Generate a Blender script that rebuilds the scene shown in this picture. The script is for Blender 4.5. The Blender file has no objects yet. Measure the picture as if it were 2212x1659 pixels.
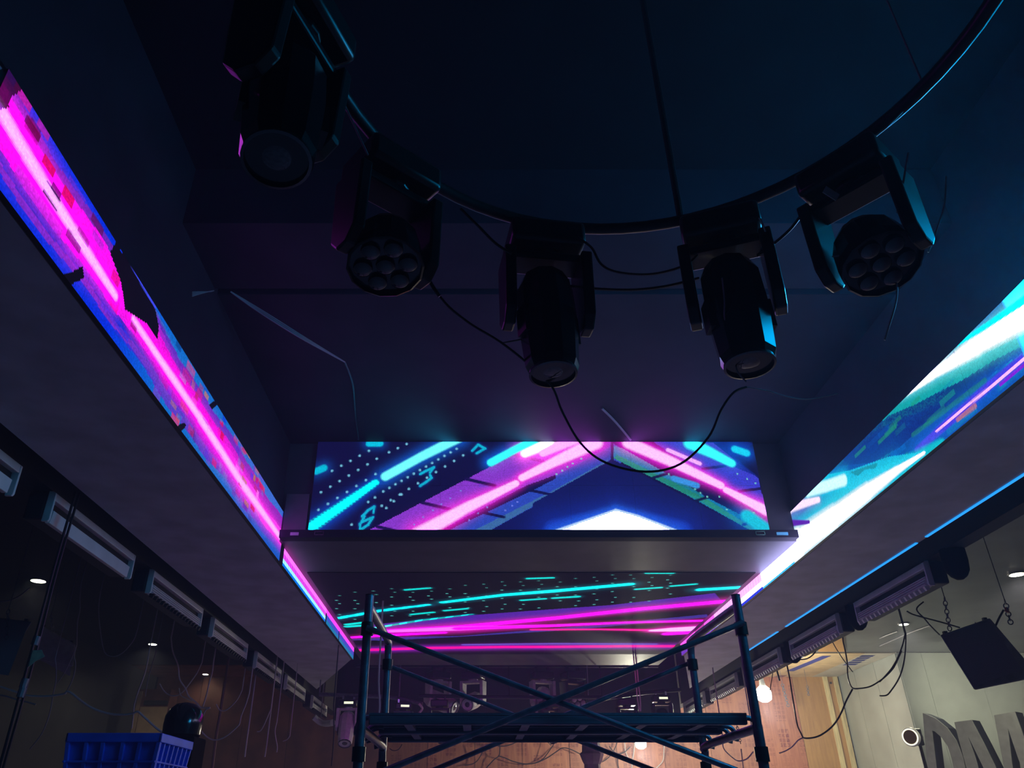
import bpy, bmesh, math, random
import numpy as np
from mathutils import Vector, Matrix, Euler

SC = bpy.context.scene
COL = SC.collection
rnd = random.Random(7)

# ------------------------------------------------------------------ camera
F, U0, V0, VH = 1661.0, 1030.0, 829.5, 1780.0        # focal length / principal point / horizon in a 2212x1659 frame
TH = math.atan((VH - V0) / F)
CT, ST = math.cos(TH), math.sin(TH)
EYE = 1.5                                             # eye height above the floor
cam_d = bpy.data.cameras.new('camera')
cam = bpy.data.objects.new('camera', cam_d)
COL.objects.link(cam)
cam.location = (0, 0, EYE)
cam.rotation_euler = (math.pi / 2 + TH, 0, 0)
cam_d.sensor_width = 36.0
cam_d.lens = 36.0 * F / 2212.0
cam_d.shift_x = (1106.0 - U0) / 2212.0
cam_d.clip_start = 0.02
cam_d.clip_end = 200
SC.camera = cam
SC.view_settings.view_transform = 'Standard'
SC.view_settings.look = 'None'
SC.view_settings.gamma = 1.0
SC.view_settings.use_curve_mapping = False
SC.view_settings.exposure = 0.0
# ------------------------------------------------------------------ world: closed room at night
wd = bpy.data.worlds.new('night')
SC.world = wd
wd.use_nodes = True
wd.node_tree.nodes['Background'].inputs[0].default_value = (0.004, 0.004, 0.008, 1)
wd.node_tree.nodes['Background'].inputs[1].default_value = 0.2
SC.cycles.use_light_tree = False
SC.cycles.adaptive_threshold = 0.03
SC.cycles.max_bounces = 4
SC.cycles.diffuse_bounces = 2
SC.cycles.glossy_bounces = 3
SC.cycles.transmission_bounces = 3
SC.cycles.caustics_reflective = False
SC.cycles.caustics_refractive = False
HAZE = 0.0115                                          # density of the club haze
SC.cycles.volume_bounces = 0
wv = wd.node_tree.nodes.new('ShaderNodeVolumeScatter')
wv.inputs['Color'].default_value = (.72, .72, 1, 1); wv.inputs['Density'].default_value = HAZE; wv.inputs['Anisotropy'].default_value = .1
wd.node_tree.links.new(wv.outputs[0], wd.node_tree.nodes['World Output'].inputs['Volume'])
LED_GAIN = 4.5                                        # how bright the screens' lit strokes are

# ------------------------------------------------------------------ measuring helpers (a sight line of the photograph to a point of the room)
def ray(u, v):
    a = (u - U0) / F; b = (V0 - v) / F
    return Vector((a, CT - b * ST, ST + b * CT))
def P(u, v, w):
    d = ray(u, v) * w
    return Vector((d.x, d.y, d.z + EYE))
def on_z(u, v, z):
    d = ray(u, v); return P(u, v, (z - EYE) / d.z)
def on_y(u, v, y):
    d = ray(u, v); return P(u, v, y / d.y)
def on_x(u, v, x):
    d = ray(u, v); return P(u, v, x / d.x)

# ------------------------------------------------------------------ materials
MATS = {}
def nodes_of(m):
    m.use_nodes = True
    return m.node_tree.nodes, m.node_tree.links
def mat(name, col, rough=0.6, metal=0.0, spec=0.5, var=0.0, scale=8.0, bump=0.0, bscale=40.0, emit=None, estr=1.0, stretch=(1, 1, 1), col2=None, coat=0.0):
    if name in MATS: return MATS[name]
    m = bpy.data.materials.new(name)
    N, L = nodes_of(m)
    b = N['Principled BSDF']
    b.inputs['Base Color'].default_value = (*col, 1)
    b.inputs['Roughness'].default_value = rough
    b.inputs['Metallic'].default_value = metal
    b.inputs['Specular IOR Level'].default_value = spec
    b.inputs['Coat Weight'].default_value = coat
    if var > 0 or bump > 0 or col2:
        tc = N.new('ShaderNodeTexCoord'); mp = N.new('ShaderNodeMapping')
        mp.inputs['Scale'].default_value = stretch
        L.new(tc.outputs['Object'], mp.inputs['Vector'])
    if var > 0 or col2:
        nz = N.new('ShaderNodeTexNoise'); nz.inputs['Scale'].default_value = scale; nz.inputs['Detail'].default_value = 5
        L.new(mp.outputs[0], nz.inputs['Vector'])
        rp = N.new('ShaderNodeValToRGB')
        c2 = col2 or tuple(min(1, c * (1 + var)) for c in col)
        c1 = col if col2 else tuple(c * (1 - var) for c in col)
        rp.color_ramp.elements[0].position = 0.35; rp.color_ramp.elements[0].color = (*c1, 1)
        rp.color_ramp.elements[1].position = 0.68; rp.color_ramp.elements[1].color = (*c2, 1)
        L.new(nz.outputs['Fac'], rp.inputs[0]); L.new(rp.outputs[0], b.inputs['Base Color'])
    if bump > 0:
        nb = N.new('ShaderNodeTexNoise'); nb.inputs['Scale'].default_value = bscale; nb.inputs['Detail'].default_value = 4
        L.new(mp.outputs[0], nb.inputs['Vector'])
        bp = N.new('ShaderNodeBump'); bp.inputs['Strength'].default_value = bump; bp.inputs['Distance'].default_value = 0.02
        L.new(nb.outputs['Fac'], bp.inputs['Height']); L.new(bp.outputs[0], b.inputs['Normal'])
    if emit:
        b.inputs['Emission Color'].default_value = (*emit, 1)
        b.inputs['Emission Strength'].default_value = estr
    MATS[name] = m
    return m

def led_mat(name, sample):
    m = bpy.data.materials.new(name)
    N, L = nodes_of(m)
    b = N['Principled BSDF']
    b.inputs['Base Color'].default_value = (0.006, 0.006, 0.008, 1)
    b.inputs['Roughness'].default_value = 0.7
    b.inputs['Specular IOR Level'].default_value = 0.12
    at = N.new('ShaderNodeAttribute'); at.attribute_name = 'led'
    L.new(at.outputs['Color'], b.inputs['Emission Color'])
    b.inputs['Emission Strength'].default_value = 1.0
    m.cycles.emission_sampling = 'FRONT_BACK' if sample else 'NONE'
    return m

def ply_mat(name, base, dark, ink, stamp_scale=1.0, vertical=True):
    """formwork plywood: long grain, blotches, rows of red stamped print"""
    m = bpy.data.materials.new(name)
    N, L = nodes_of(m)
    b = N['Principled BSDF']; b.inputs['Roughness'].default_value = 0.55
    tc = N.new('ShaderNodeTexCoord')
    mp = N.new('ShaderNodeMapping'); mp.inputs['Scale'].default_value = (9, 9, 0.8)
    L.new(tc.outputs['Object'], mp.inputs['Vector'])
    n1 = N.new('ShaderNodeTexNoise'); n1.inputs['Scale'].default_value = 2.2; n1.inputs['Detail'].default_value = 6
    L.new(mp.outputs[0], n1.inputs['Vector'])
    rp = N.new('ShaderNodeValToRGB')
    rp.color_ramp.elements[0].position = 0.3; rp.color_ramp.elements[0].color = (*dark, 1)
    rp.color_ramp.elements[1].position = 0.65; rp.color_ramp.elements[1].color = (*base, 1)
    L.new(n1.outputs['Fac'], rp.inputs[0])
    sep = N.new('ShaderNodeSeparateXYZ'); L.new(tc.outputs['Object'], sep.inputs[0])
    cmb = N.new('ShaderNodeCombineXYZ')
    L.new(sep.outputs[2 if vertical else 0], cmb.inputs[0]); L.new(sep.outputs[0 if vertical else 1], cmb.inputs[1])
    br = N.new('ShaderNodeTexBrick')
    br.inputs['Scale'].default_value = 5.0 * stamp_scale
    br.inputs['Brick Width'].default_value = 0.55; br.inputs['Row Height'].default_value = 0.5
    br.inputs['Mortar Size'].default_value = 0.06; br.offset = 0.0
    br.inputs['Color1'].default_value = (1, 1, 1, 1); br.inputs['Color2'].default_value = (.45, .45, .45, 1); br.inputs['Mortar'].default_value = (0, 0, 0, 1)
    L.new(cmb.outputs[0], br.inputs['Vector'])
    big = N.new('ShaderNodeTexBrick')
    big.inputs['Scale'].default_value = 1.0 * stamp_scale; big.inputs['Brick Width'].default_value = 0.62; big.inputs['Row Height'].default_value = 0.45
    big.inputs['Mortar Size'].default_value = 0.09; big.offset = 0.3
    big.inputs['Color1'].default_value = (1, 1, 1, 1); big.inputs['Color2'].default_value = (0.35, 0.35, 0.35, 1); big.inputs['Mortar'].default_value = (0, 0, 0, 1)
    L.new(cmb.outputs[0], big.inputs['Vector'])
    n2 = N.new('ShaderNodeTexNoise'); n2.inputs['Scale'].default_value = 26; n2.inputs['Detail'].default_value = 3
    L.new(tc.outputs['Object'], n2.inputs['Vector'])
    r2 = N.new('ShaderNodeValToRGB'); r2.color_ramp.elements[0].position = 0.36; r2.color_ramp.elements[1].position = 0.48
    L.new(n2.outputs['Fac'], r2.inputs[0])
    m1 = N.new('ShaderNodeMath'); m1.operation = 'MULTIPLY'; L.new(br.outputs[0], m1.inputs[0]); L.new(big.outputs[0], m1.inputs[1])
    m2 = N.new('ShaderNodeMath'); m2.operation = 'MULTIPLY'; L.new(m1.outputs[0], m2.inputs[0]); L.new(r2.outputs[0], m2.inputs[1])
    m3 = N.new('ShaderNodeMath'); m3.operation = 'MULTIPLY'; L.new(m2.outputs[0], m3.inputs[0]); m3.inputs[1].default_value = 0.95
    mx = N.new('ShaderNodeMix'); mx.data_type = 'RGBA'
    L.new(m3.outputs[0], mx.inputs[0]); L.new(rp.outputs[0], mx.inputs[6]); mx.inputs[7].default_value = (*ink, 1)
    oi = N.new('ShaderNodeObjectInfo'); hs = N.new('ShaderNodeHueSaturation')
    mr = N.new('ShaderNodeMapRange'); mr.inputs[3].default_value = 0.7; mr.inputs[4].default_value = 1.2
    L.new(oi.outputs['Random'], mr.inputs[0]); L.new(mr.outputs[0], hs.inputs['Value'])
    L.new(mx.outputs[2], hs.inputs['Color']); L.new(hs.outputs[0], b.inputs['Base Color'])
    MATS[name] = m
    return m

BLACKPAINT = mat('black_ceiling_paint', (0.022, 0.020, 0.030), 0.6, spec=0.08, var=0.18, scale=2.5, bump=0.15, bscale=3)
SOFFIT = mat('grey_soffit_paint', (0.50, 0.48, 0.60), 0.5, spec=0.4, var=0.16, scale=3, bump=0.1, bscale=9)
AISLE = mat('dark_aisle_film', (0.10, 0.11, 0.11), 0.42, spec=0.5, var=0.25, scale=1.3, bump=0.35, bscale=1.6)
DARKWALL = mat('black_wall_paint', (0.018, 0.017, 0.02), 0.7, var=0.2, scale=3)
FLOORM = mat('pale_bounce_floor', (0.46, 0.46, 0.56), 0.5, var=0.3, scale=3, bump=0.2)  # unseen floor, made pale so it bounces light onto the undersides
BLACK = mat('black_plastic', (0.012, 0.012, 0.014), 0.32, spec=0.5, var=0.2, scale=30)
GLOSSBLACK = mat('gloss_black_shell', (0.010, 0.010, 0.012), 0.16, spec=0.7)
BLACKMETAL = mat('black_steel', (0.015, 0.015, 0.017), 0.4, metal=0.3, var=0.2, scale=25)
GREYHEAD = mat('grey_plastic_shell', (0.66, 0.64, 0.66), 0.4, var=0.1, scale=20)
STEEL = mat('galvanised_tube', (0.17, 0.175, 0.22), 0.4, metal=0.55, var=0.25, scale=20, bump=0.05)
PLANK = mat('dirty_steel_deck', (0.22, 0.21, 0.27), 0.6, metal=0.3, var=0.35, scale=9, stretch=(0.2, 3, 3))
ACWHITE = mat('white_ac_plastic', (0.80, 0.80, 0.80), 0.4, var=0.06, scale=6)
ACBLACK = mat('black_outlet', (0.008, 0.008, 0.009), 0.7)
LENS = mat('lens_glass', (0.03, 0.03, 0.035), 0.06, spec=0.9, coat=0.5)
CHROME = mat('bright_metal', (0.6, 0.6, 0.62), 0.22, metal=1.0)
BLUEPL = mat('blue_crate_plastic', (0.05, 0.15, 0.95), 0.5, spec=0.08, var=0.15, scale=6)
WIREB = mat('black_cable', (0.012, 0.012, 0.014), 0.35, spec=0.6)
WIREW = mat('white_cable', (0.48, 0.45, 0.45), 0.5)
WIREG = mat('grey_cable', (0.22, 0.21, 0.24), 0.45)
GREYSHEET = mat('grey_metal_sheet', (0.36, 0.39, 0.37), 0.33, metal=0.25, var=0.12, scale=1.5, bump=0.06, bscale=2)
SIGNWHITE = mat('sign_face', (0.42, 0.43, 0.41), 0.5, var=0.12, scale=8)
SIGNSIDE = mat('sign_return', (0.02, 0.025, 0.04), 0.35, spec=0.6)
PAPER = mat('paper', (0.55, 0.52, 0.36), 0.8, var=0.2, scale=20)
GYPSUM = mat('pale_board', (0.46, 0.43, 0.36), 0.7, var=0.12, scale=4)
INKBLUE = mat('blue_print', (0.03, 0.04, 0.22), 0.7, var=0.3, scale=20)
INKRED = mat('brown_print', (0.20, 0.06, 0.045), 0.7, var=0.3, scale=20)
BEIGE = mat('beige_board', (0.36, 0.24, 0.15), 0.7, var=0.15, scale=5)
PLY = ply_mat('plywood_red_stamp', (0.40, 0.155, 0.08), (0.27, 0.08, 0.045), (0.13, 0.010, 0.010))
PLYO = ply_mat('plywood_orange', (0.48, 0.26, 0.085), (0.36, 0.18, 0.06), (0.42, 0.22, 0.075))
PLYD = mat('brown_wall', (0.17, 0.06, 0.045), 0.65, var=0.35, scale=2.5)
LAMPON = mat('lamp_diffuser_lit', (0.9, 0.9, 0.8), 0.4, emit=(1.0, 0.98, 0.72), estr=22)
BULBON = mat('bulb_lit', (0.9, 0.9, 0.85), 0.4, emit=(1.0, 1.0, 0.86), estr=16)
RINGON = mat('ring_lit', (0.9, 0.9, 0.8), 0.4, emit=(1.0, 0.95, 0.78), estr=1.4)
DISPLAY = mat('display_lit', (0.3, 0.3, 0.25), 0.4, emit=(0.95, 1.0, 0.75), estr=1.1)
LEDLIVE = led_mat('led_pixels_lit', True)
LEDDIM = led_mat('led_pixels_dim', False)
STRIPON = mat('cyan_strip_lit', (0.1, 0.3, 0.5), 0.4, emit=(0.012, 0.30, 0.85), estr=1.3)

# ------------------------------------------------------------------ mesh builder
def basis(d):
    d = d.normalized()
    a = Vector((0, 0, 1)) if abs(d.z) < 0.9 else Vector((1, 0, 0))
    x = d.cross(a).normalized(); y = d.cross(x).normalized()
    return x, y, d
class MB:
    def __init__(s): s.v = []; s.f = []
    def add(s, vs, fs):
        o = len(s.v); s.v += [Vector(p) for p in vs]; s.f += [tuple(i + o for i in f) for f in fs]; return s
    def box(s, c, d, R=None):
        c = Vector(c); hx, hy, hz = d[0] / 2, d[1] / 2, d[2] / 2
        vs = [Vector((x, y, z)) for z in (-hz, hz) for y in (-hy, hy) for x in (-hx, hx)]
        if R is not None: vs = [R @ p for p in vs]
        return s.add([c + p for p in vs], [(0, 2, 3, 1), (4, 5, 7, 6), (0, 1, 5, 4), (2, 6, 7, 3), (0, 4, 6, 2), (1, 3, 7, 5)])
    def box2(s, a, b):
        return s.box([(a[i] + b[i]) / 2 for i in range(3)], [abs(b[i] - a[i]) for i in range(3)])
    def cyl(s, p0, p1, r0, r1=None, n=12, caps=True):
        p0 = Vector(p0); p1 = Vector(p1); r1 = r0 if r1 is None else r1
        x, y, _ = basis(p1 - p0)
        vs = []
        for p, r in ((p0, r0), (p1, r1)):
            vs += [p + (x * math.cos(2 * math.pi * k / n) + y * math.sin(2 * math.pi * k / n)) * r for k in range(n)]
        fs = [(k, k + n, (k + 1) % n + n, (k + 1) % n) for k in range(n)]
        if caps: fs += [tuple(range(n)), tuple(range(2 * n - 1, n - 1, -1))]
        return s.add(vs, fs)
    def tube(s, pts, r, n=8, closed=False, caps=True):
        pts = [Vector(p) for p in pts]; m = len(pts); vs = []; prev = None
        for i, p in enumerate(pts):
            if closed: d = pts[(i + 1) % m] - pts[i - 1]
            else: d = pts[min(i + 1, m - 1)] - pts[max(i - 1, 0)]
            if d.length < 1e-9: d = Vector((0, 0, 1))
            d.normalize()
            if prev is None: x, y, _ = basis(d)
            else:
                x = (prev - d * prev.dot(d))
                if x.length < 1e-6: x = basis(d)[0]
                x.normalize(); y = d.cross(x)
            prev = x
            rr = r[i] if isinstance(r, (list, tuple)) else r
            vs += [p + (x * math.cos(2 * math.pi * k / n) + y * math.sin(2 * math.pi * k / n)) * rr for k in range(n)]
        fs = []
        for i in range(m if closed else m - 1):
            a = i * n; b = ((i + 1) % m) * n
            fs += [(a + k, a + (k + 1) % n, b + (k + 1) % n, b + k) for k in range(n)]
        if caps and not closed: fs += [tuple(range(n - 1, -1, -1)), tuple(range((m - 1) * n, m * n))]
        return s.add(vs, fs)
    def lathe(s, o, d, prof, n=16, caps=True):
        """prof: (distance along d, radius)"""
        o = Vector(o); x, y, d = basis(Vector(d)); vs = []
        for t, r in prof:
            vs += [o + d * t + (x * math.cos(2 * math.pi * (k + .5) / n) + y * math.sin(2 * math.pi * (k + .5) / n)) * r for k in range(n)]
        fs = []
        for i in range(len(prof) - 1):
            a = i * n; b = a + n
            fs += [(a + k, b + k, b + (k + 1) % n, a + (k + 1) % n) for k in range(n)]
        if caps: fs += [tuple(range(n)), tuple(range(len(prof) * n - 1, (len(prof) - 1) * n - 1, -1))]
        return s.add(vs, fs)
    def prism(s, poly, ext):
        """planar polygon of 3D points, extruded along ext"""
        n = len(poly); e = Vector(ext); poly = [Vector(p) for p in poly]
        return s.add(poly + [p + e for p in poly], [tuple(range(n)), tuple(range(2 * n - 1, n - 1, -1))] + [(k, (k + 1) % n, (k + 1) % n + n, k + n) for k in range(n)])
    def build(s, name, m, parent=None, smooth=False, bevel=0, local=False, seg=2):
        off = Vector((0, 0, 0))
        if parent is not None and not local:
            off = world_loc(parent)
        me = bpy.data.meshes.new(name)
        me.from_pydata([tuple(p - off) for p in s.v], [], s.f)
        bm = bmesh.new(); bm.from_mesh(me); bmesh.ops.recalc_face_normals(bm, faces=bm.faces); bm.to_mesh(me); bm.free()
        me.materials.append(m)
        if smooth:
            me.shade_smooth()
            me.set_sharp_from_angle(angle=math.radians(40))
        o = bpy.data.objects.new(name, me); COL.objects.link(o)
        if parent is not None: o.parent = parent
        if bevel:
            b = o.modifiers.new('bevel', 'BEVEL'); b.width = bevel; b.segments = seg; b.limit_method = 'ANGLE'
        return o
def world_loc(o):
    p = Vector((0, 0, 0))
    while o is not None: p += Vector(o.location); o = o.parent
    return p
def tag(o, label=None, cat=None, group=None, kind=None):
    if label: o['label'] = label
    if cat: o['category'] = cat
    if group: o['group'] = group
    if kind: o['kind'] = kind
    return o
def empty(name, loc, rot=(0, 0, 0)):
    e = bpy.data.objects.new(name, None); COL.objects.link(e); e.location = loc; e.rotation_euler = rot; e.empty_display_size = 0.1
    return e
def copy_tree(o, parent=None):
    c = o.copy(); COL.objects.link(c); c.parent = parent
    for ch in list(o.children): copy_tree(ch, c)
    return c
def smoothpts(pts, k=5):
    pts = [Vector(p) for p in pts]
    if len(pts) < 3: return pts
    out = []
    for i in range(len(pts) - 1):
        p0 = pts[max(i - 1, 0)]; p1 = pts[i]; p2 = pts[i + 1]; p3 = pts[min(i + 2, len(pts) - 1)]
        for j in range(k):
            t = j / k
            out.append(0.5 * ((2 * p1) + (p2 - p0) * t + (2 * p0 - 5 * p1 + 4 * p2 - p3) * t * t + (3 * p1 - p0 - 3 * p2 + p3) * t ** 3))
    out.append(pts[-1]); return out

# ------------------------------------------------------------------ the room shell (heights above the floor = EYE + ...)
ZC = EYE + 3.41       # structural ceiling
ZS = EYE + 2.20       # underside of the side soffits
ZB = EYE + 2.37       # underside of the centre box
ZL = EYE + 2.675      # top of the LED fascias
XL, XR = -1.906, 3.09
YB = 21.6
def structure(name, mb, m, **k):
    o = mb.build(name, m, **k); tag(o, kind='structure'); return o
fl = structure('floor', MB().box2((-8.7, -4.2, -0.1), (13.2, YB + .2, 0)), FLOORM); tag(fl, 'pale club floor, out of view, bouncing light upward')
wl = structure('wall_left', MB().box2((-8.7, -4.2, 0), (-8.5, YB + .2, ZC)), DARKWALL); tag(wl, 'black painted wall of the left aisle')
wf = structure('wall_front', MB().box2((-8.5, -4.2, 0), (13, -4, ZC)), DARKWALL); tag(wf, 'black wall behind the camera')
wr2 = structure('wall_side', MB().box2((13, -4.2, 0), (13.2, 18.5, ZC)), DARKWALL); tag(wr2, 'dark wall at the far right side')
# ceiling over the dance floor: two slabs with a groove between, higher black field towards the camera
cc = structure('ceiling', MB().box2((XL - .1, 4.62, ZC), (XR + .1, 7.6, ZC + .12)).box2((XL - .1, 3.86, ZC), (XR + .1, 4.55, ZC + .12))
               .box2((XL - .1, 4.5, ZC + .06), (XR + .1, 4.7, ZC + .2)), BLACKPAINT)
tag(cc, 'black painted ceiling over the dance floor')
RECESS = mat('matt_black_paint', (0.005, 0.005, 0.006), 0.8, spec=0.04, var=0.2, scale=3)
structure('ceiling_recess', MB().box2((XL - .1, -4, ZC + .48), (XR + .1, 3.86, ZC + .6)), RECESS)
structure('ceiling_step', MB().box2((XL - .03, 3.84, ZC - .002), (XR + .03, 3.90, ZC + .6)), BLACKPAINT)
structure('ceiling_left_aisle', MB().box2((-8.5, -4, ZC), (-3.0, 19.9, ZC + .1)), DARKWALL)
structure('ceiling_left_end', MB().box2((-8.5, 19.9, ZC - .02), (-3.0, YB, ZC + .1)), PLYD)
structure('ceiling_right_aisle', MB().box2((3.9, -4, ZC), (13, 18.3, ZC + .1)), AISLE)
cre = structure('ceiling_right_end', MB().box2((3.9, 18.3, ZC - .01), (9.6, YB, ZC + .1)), GYPSUM)
structure('ceiling_stage', MB().box2((-3.05, 13.8, ZC), (4.0, YB, ZC + .1)), DARKWALL)
# dropped soffits that carry the LED fascias
structure('trim_1', MB().prism([(XL - .035, -4, ZS), (XL - .035, 12.4, ZS), (-3.01, 15.4, ZS), (-3.01, -4, ZS)], (0, 0, ZC + .6 - ZS)), SOFFIT)['label'] = 'dropped soffit along the left of the dance floor'
structure('trim_2', MB().prism([(XR + .035, -4, ZS), (XR + .035, 12.1, ZS), (3.98, 15.3, ZS), (3.98, -4, ZS)], (0, 0, ZC + .6 - ZS)), SOFFIT)['label'] = 'dropped soffit along the right of the dance floor'
box = structure('trim_3', MB().box2((XL - .03, 7.2, ZB), (XR + .03, 13.87, ZC + .1)), mat('box_paint', (.085, .08, .10), .5, spec=.3, var=.16, scale=3)); box['label'] = 'dropped ceiling box carrying the big screen'
lg = MB().box2((XL + .02, 7.08, ZB), (XR - .02, 7.2, ZB + .075)).build('ledge', BLACKPAINT, box)
MB().box2((-1.78, 7.076, ZB + .018), (-1.70, 7.08, ZB + .048)).build('white_tag', mat('tag_white', (.5, .5, .55), .5), lg)
MB().box2((2.86, 7.076, ZB + .02), (2.97, 7.08, ZB + .05)).build('cyan_tag', mat('tag_cyan', (.1, .45, .6), .5), lg)
for x0 in (-1.55, 2.66):
    q = MB(); z0 = ZB + .02
    for a, b in (((x0, z0), (x0 + .09, z0 + .006)), ((x0, z0 + .034), (x0 + .09, z0 + .04)), ((x0, z0), (x0 + .006, z0 + .04)), ((x0 + .084, z0), (x0 + .09, z0 + .04))):
        q.box2((a[0], 7.074, a[1]), (b[0], 7.08, b[1]))
    q.build('bracket', CHROME, lg)
MB().box2((XL + .02, 7.17, ZB + .075), (-1.66, 7.2, EYE + 2.845)).build('side_board', mat('side_board', (.16, .15, .17), .6, var=.1), box)
# black boards lining the soffits above the LED fascias
for nm, xx, s in (('trim_6', XL - .03, 1), ('trim_7', XR + .03, -1)):
    structure(nm, MB().box2((xx, -4, ZL + .005), (xx + s * .012, 7.19, ZC + .5)).box2((xx, -4, ZS + .002), (xx + s * .01, 1.55 if s < 0 else 2.05, ZL + .005)), BLACKPAINT)['label'] = 'black board above the %s LED fascia' % ('left' if s > 0 else 'right')
# bulkheads above the air conditioners
structure('trim_4', MB().box2((-3.42, -4, ZS + .01), (-3.24, 19.5, ZC)), DARKWALL)['label'] = 'black bulkhead above the left air conditioners'
structure('trim_5', MB().box2((4.33, -4, ZS + .01), (4.5, 18.2, ZC)), DARKWALL)['label'] = 'black bulkhead above the right air conditioners'
# black masking wall at the end of the dance floor
structure('wall_stage', MB().box2((-3.0, 17.5, EYE + 1.75), (4.3, 17.56, ZC)), mat('black_masking', (.02, .018, .022), .75, var=.2, scale=3))['label'] = 'black masking panel behind the stage lights'
# plywood back wall, sheet by sheet
wb = structure('wall_back', MB().box2((-8.5, YB, 0), (9.7, YB + .15, ZC)), DARKWALL); wb['label'] = 'back wall lined with red-stamped plywood sheets'
sheet = {}
x = -8.45; k = 0
while x < 9.5:
    wdt = min(1.2, 9.56 - x)
    orange = x > 7.2
    for z0, z1 in ((0.0, 2.42), (2.44, ZC - .01)):
        key = (round(wdt, 2), z0, orange)
        mm = PLYO if orange else PLY
        if x < -3.6: mm = PLYD
        o = MB().box2((x + .006, YB - .02 - .006 * ((k * 3) % 4), z0), (x + wdt - .006, YB, z1)).build('plywood_sheet', mm, wb)
    x += 1.2; k += 1
for (u, dy) in ((1790, 0), (1812, .01)):
    a = on_y(u, 1500, YB - .06)
    MB().box2((a.x - .07, YB - .075 - dy, 0), (a.x + .05, YB - .03 - dy, ZC - .02)).build('batten', mat('pale_batten', (.62, .50, .27), .6, var=.2, scale=6, stretch=(4, 4, .5)), wb)
nh = MB()
for u, v in ((1783, 1485), (1795, 1475), (1810, 1473), (1817, 1468), (1825, 1470), (1790, 1455), (1817, 1510), (1840, 1508), (1827, 1530), (1840, 1533), (1852, 1575), (1858, 1592), (1863, 1616), (1866, 1625), (1865, 1642), (1835, 1568), (1843, 1613), (1812, 1492)):
    a = on_y(u, v, YB - .05); nh.cyl(a, a + Vector((0, .045, 0)), .028, n=8)
nh.build('nail_holes', DARKWALL, wb)['kind'] = 'stuff'
# grey sheet-metal wall of the right aisle
wr = structure('wall_right', MB().box2((9.62, 18.36, 0), (13, 18.5, ZC)).box2((9.62, 18.36, 0), (9.7, YB, ZC)), GREYSHEET); wr['label'] = 'grey sheet-metal wall of the right aisle'
for xa, xb in ((9.60, 10.16), (10.165, 11.36), (11.365, 12.56), (12.565, 13.0)):
    MB().box2((xa, 18.34 + .004 * (xa > 10.5), 0), (xb, 18.36, ZC - .005)).build('metal_sheet', GREYSHEET, wr)
for ya, yb in ((18.37, 19.5), (19.51, 20.6), (20.61, YB - .03)):
    MB().box2((9.58, ya, 0), (9.62, yb, ZC - .02)).build('metal_sheet', GREYSHEET, wr)
# sheets of the right aisle's end ceiling with printed marks
a = 4.0
for j, xx in enumerate((4.0, 5.22, 6.44, 7.66, 8.88)):
    x1 = min(xx + 1.21, 9.57)
    MB().box2((xx, 18.32, ZC - .022 - .003 * (j % 2)), (x1, YB - .03, ZC - .01)).build('board', GYPSUM if j != 3 else mat('tan_board', (.50, .36, .20), .65, var=.15, scale=4), cre)
def mark(u0, v0, u1, v1, hw, m, name='printed_mark'):
    p = on_z(u0, v0, ZC - .03); q = on_z(u1, v1, ZC - .03); d = (q - p).normalized(); n = Vector((-d.y, d.x, 0)) * hw
    return MB().prism([p - n, q - n, q + n, p + n], (0, 0, .004)).build(name, m, cre)
mark(1706, 1450, 1786, 1417, .10, INKBLUE)
for k in range(5):                                    # letter-like print on the boards
    t = k / 4
    for a_, b_ in ((0, 2.2), (3.4, 5.6)):
        mark(1834 + 36 * t + a_, 1437 - 18 * t - a_ * .5, 1834 + 36 * t + b_, 1437 - 18 * t - b_ * .5, .15, INKBLUE)
        mark(1676 + 40 * t + a_, 1440 - 18 * t - a_ * .45, 1676 + 40 * t + b_, 1440 - 18 * t - b_ * .45, .16, INKBLUE)
mark(1655, 1474, 1690, 1459, .12, INKRED)
mark(1685, 1481, 1722, 1468, .16, INKRED)
op = MB().prism([on_z(1768, 1408, ZC - .03), on_z(1826, 1408, ZC - .03), on_z(1821, 1366, ZC - .03), on_z(1790, 1366, ZC - .03)], (0, 0, .028)).build('orange_board', PLYO, None)
op.parent = bpy.data.objects['ceiling_right_aisle']
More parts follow.
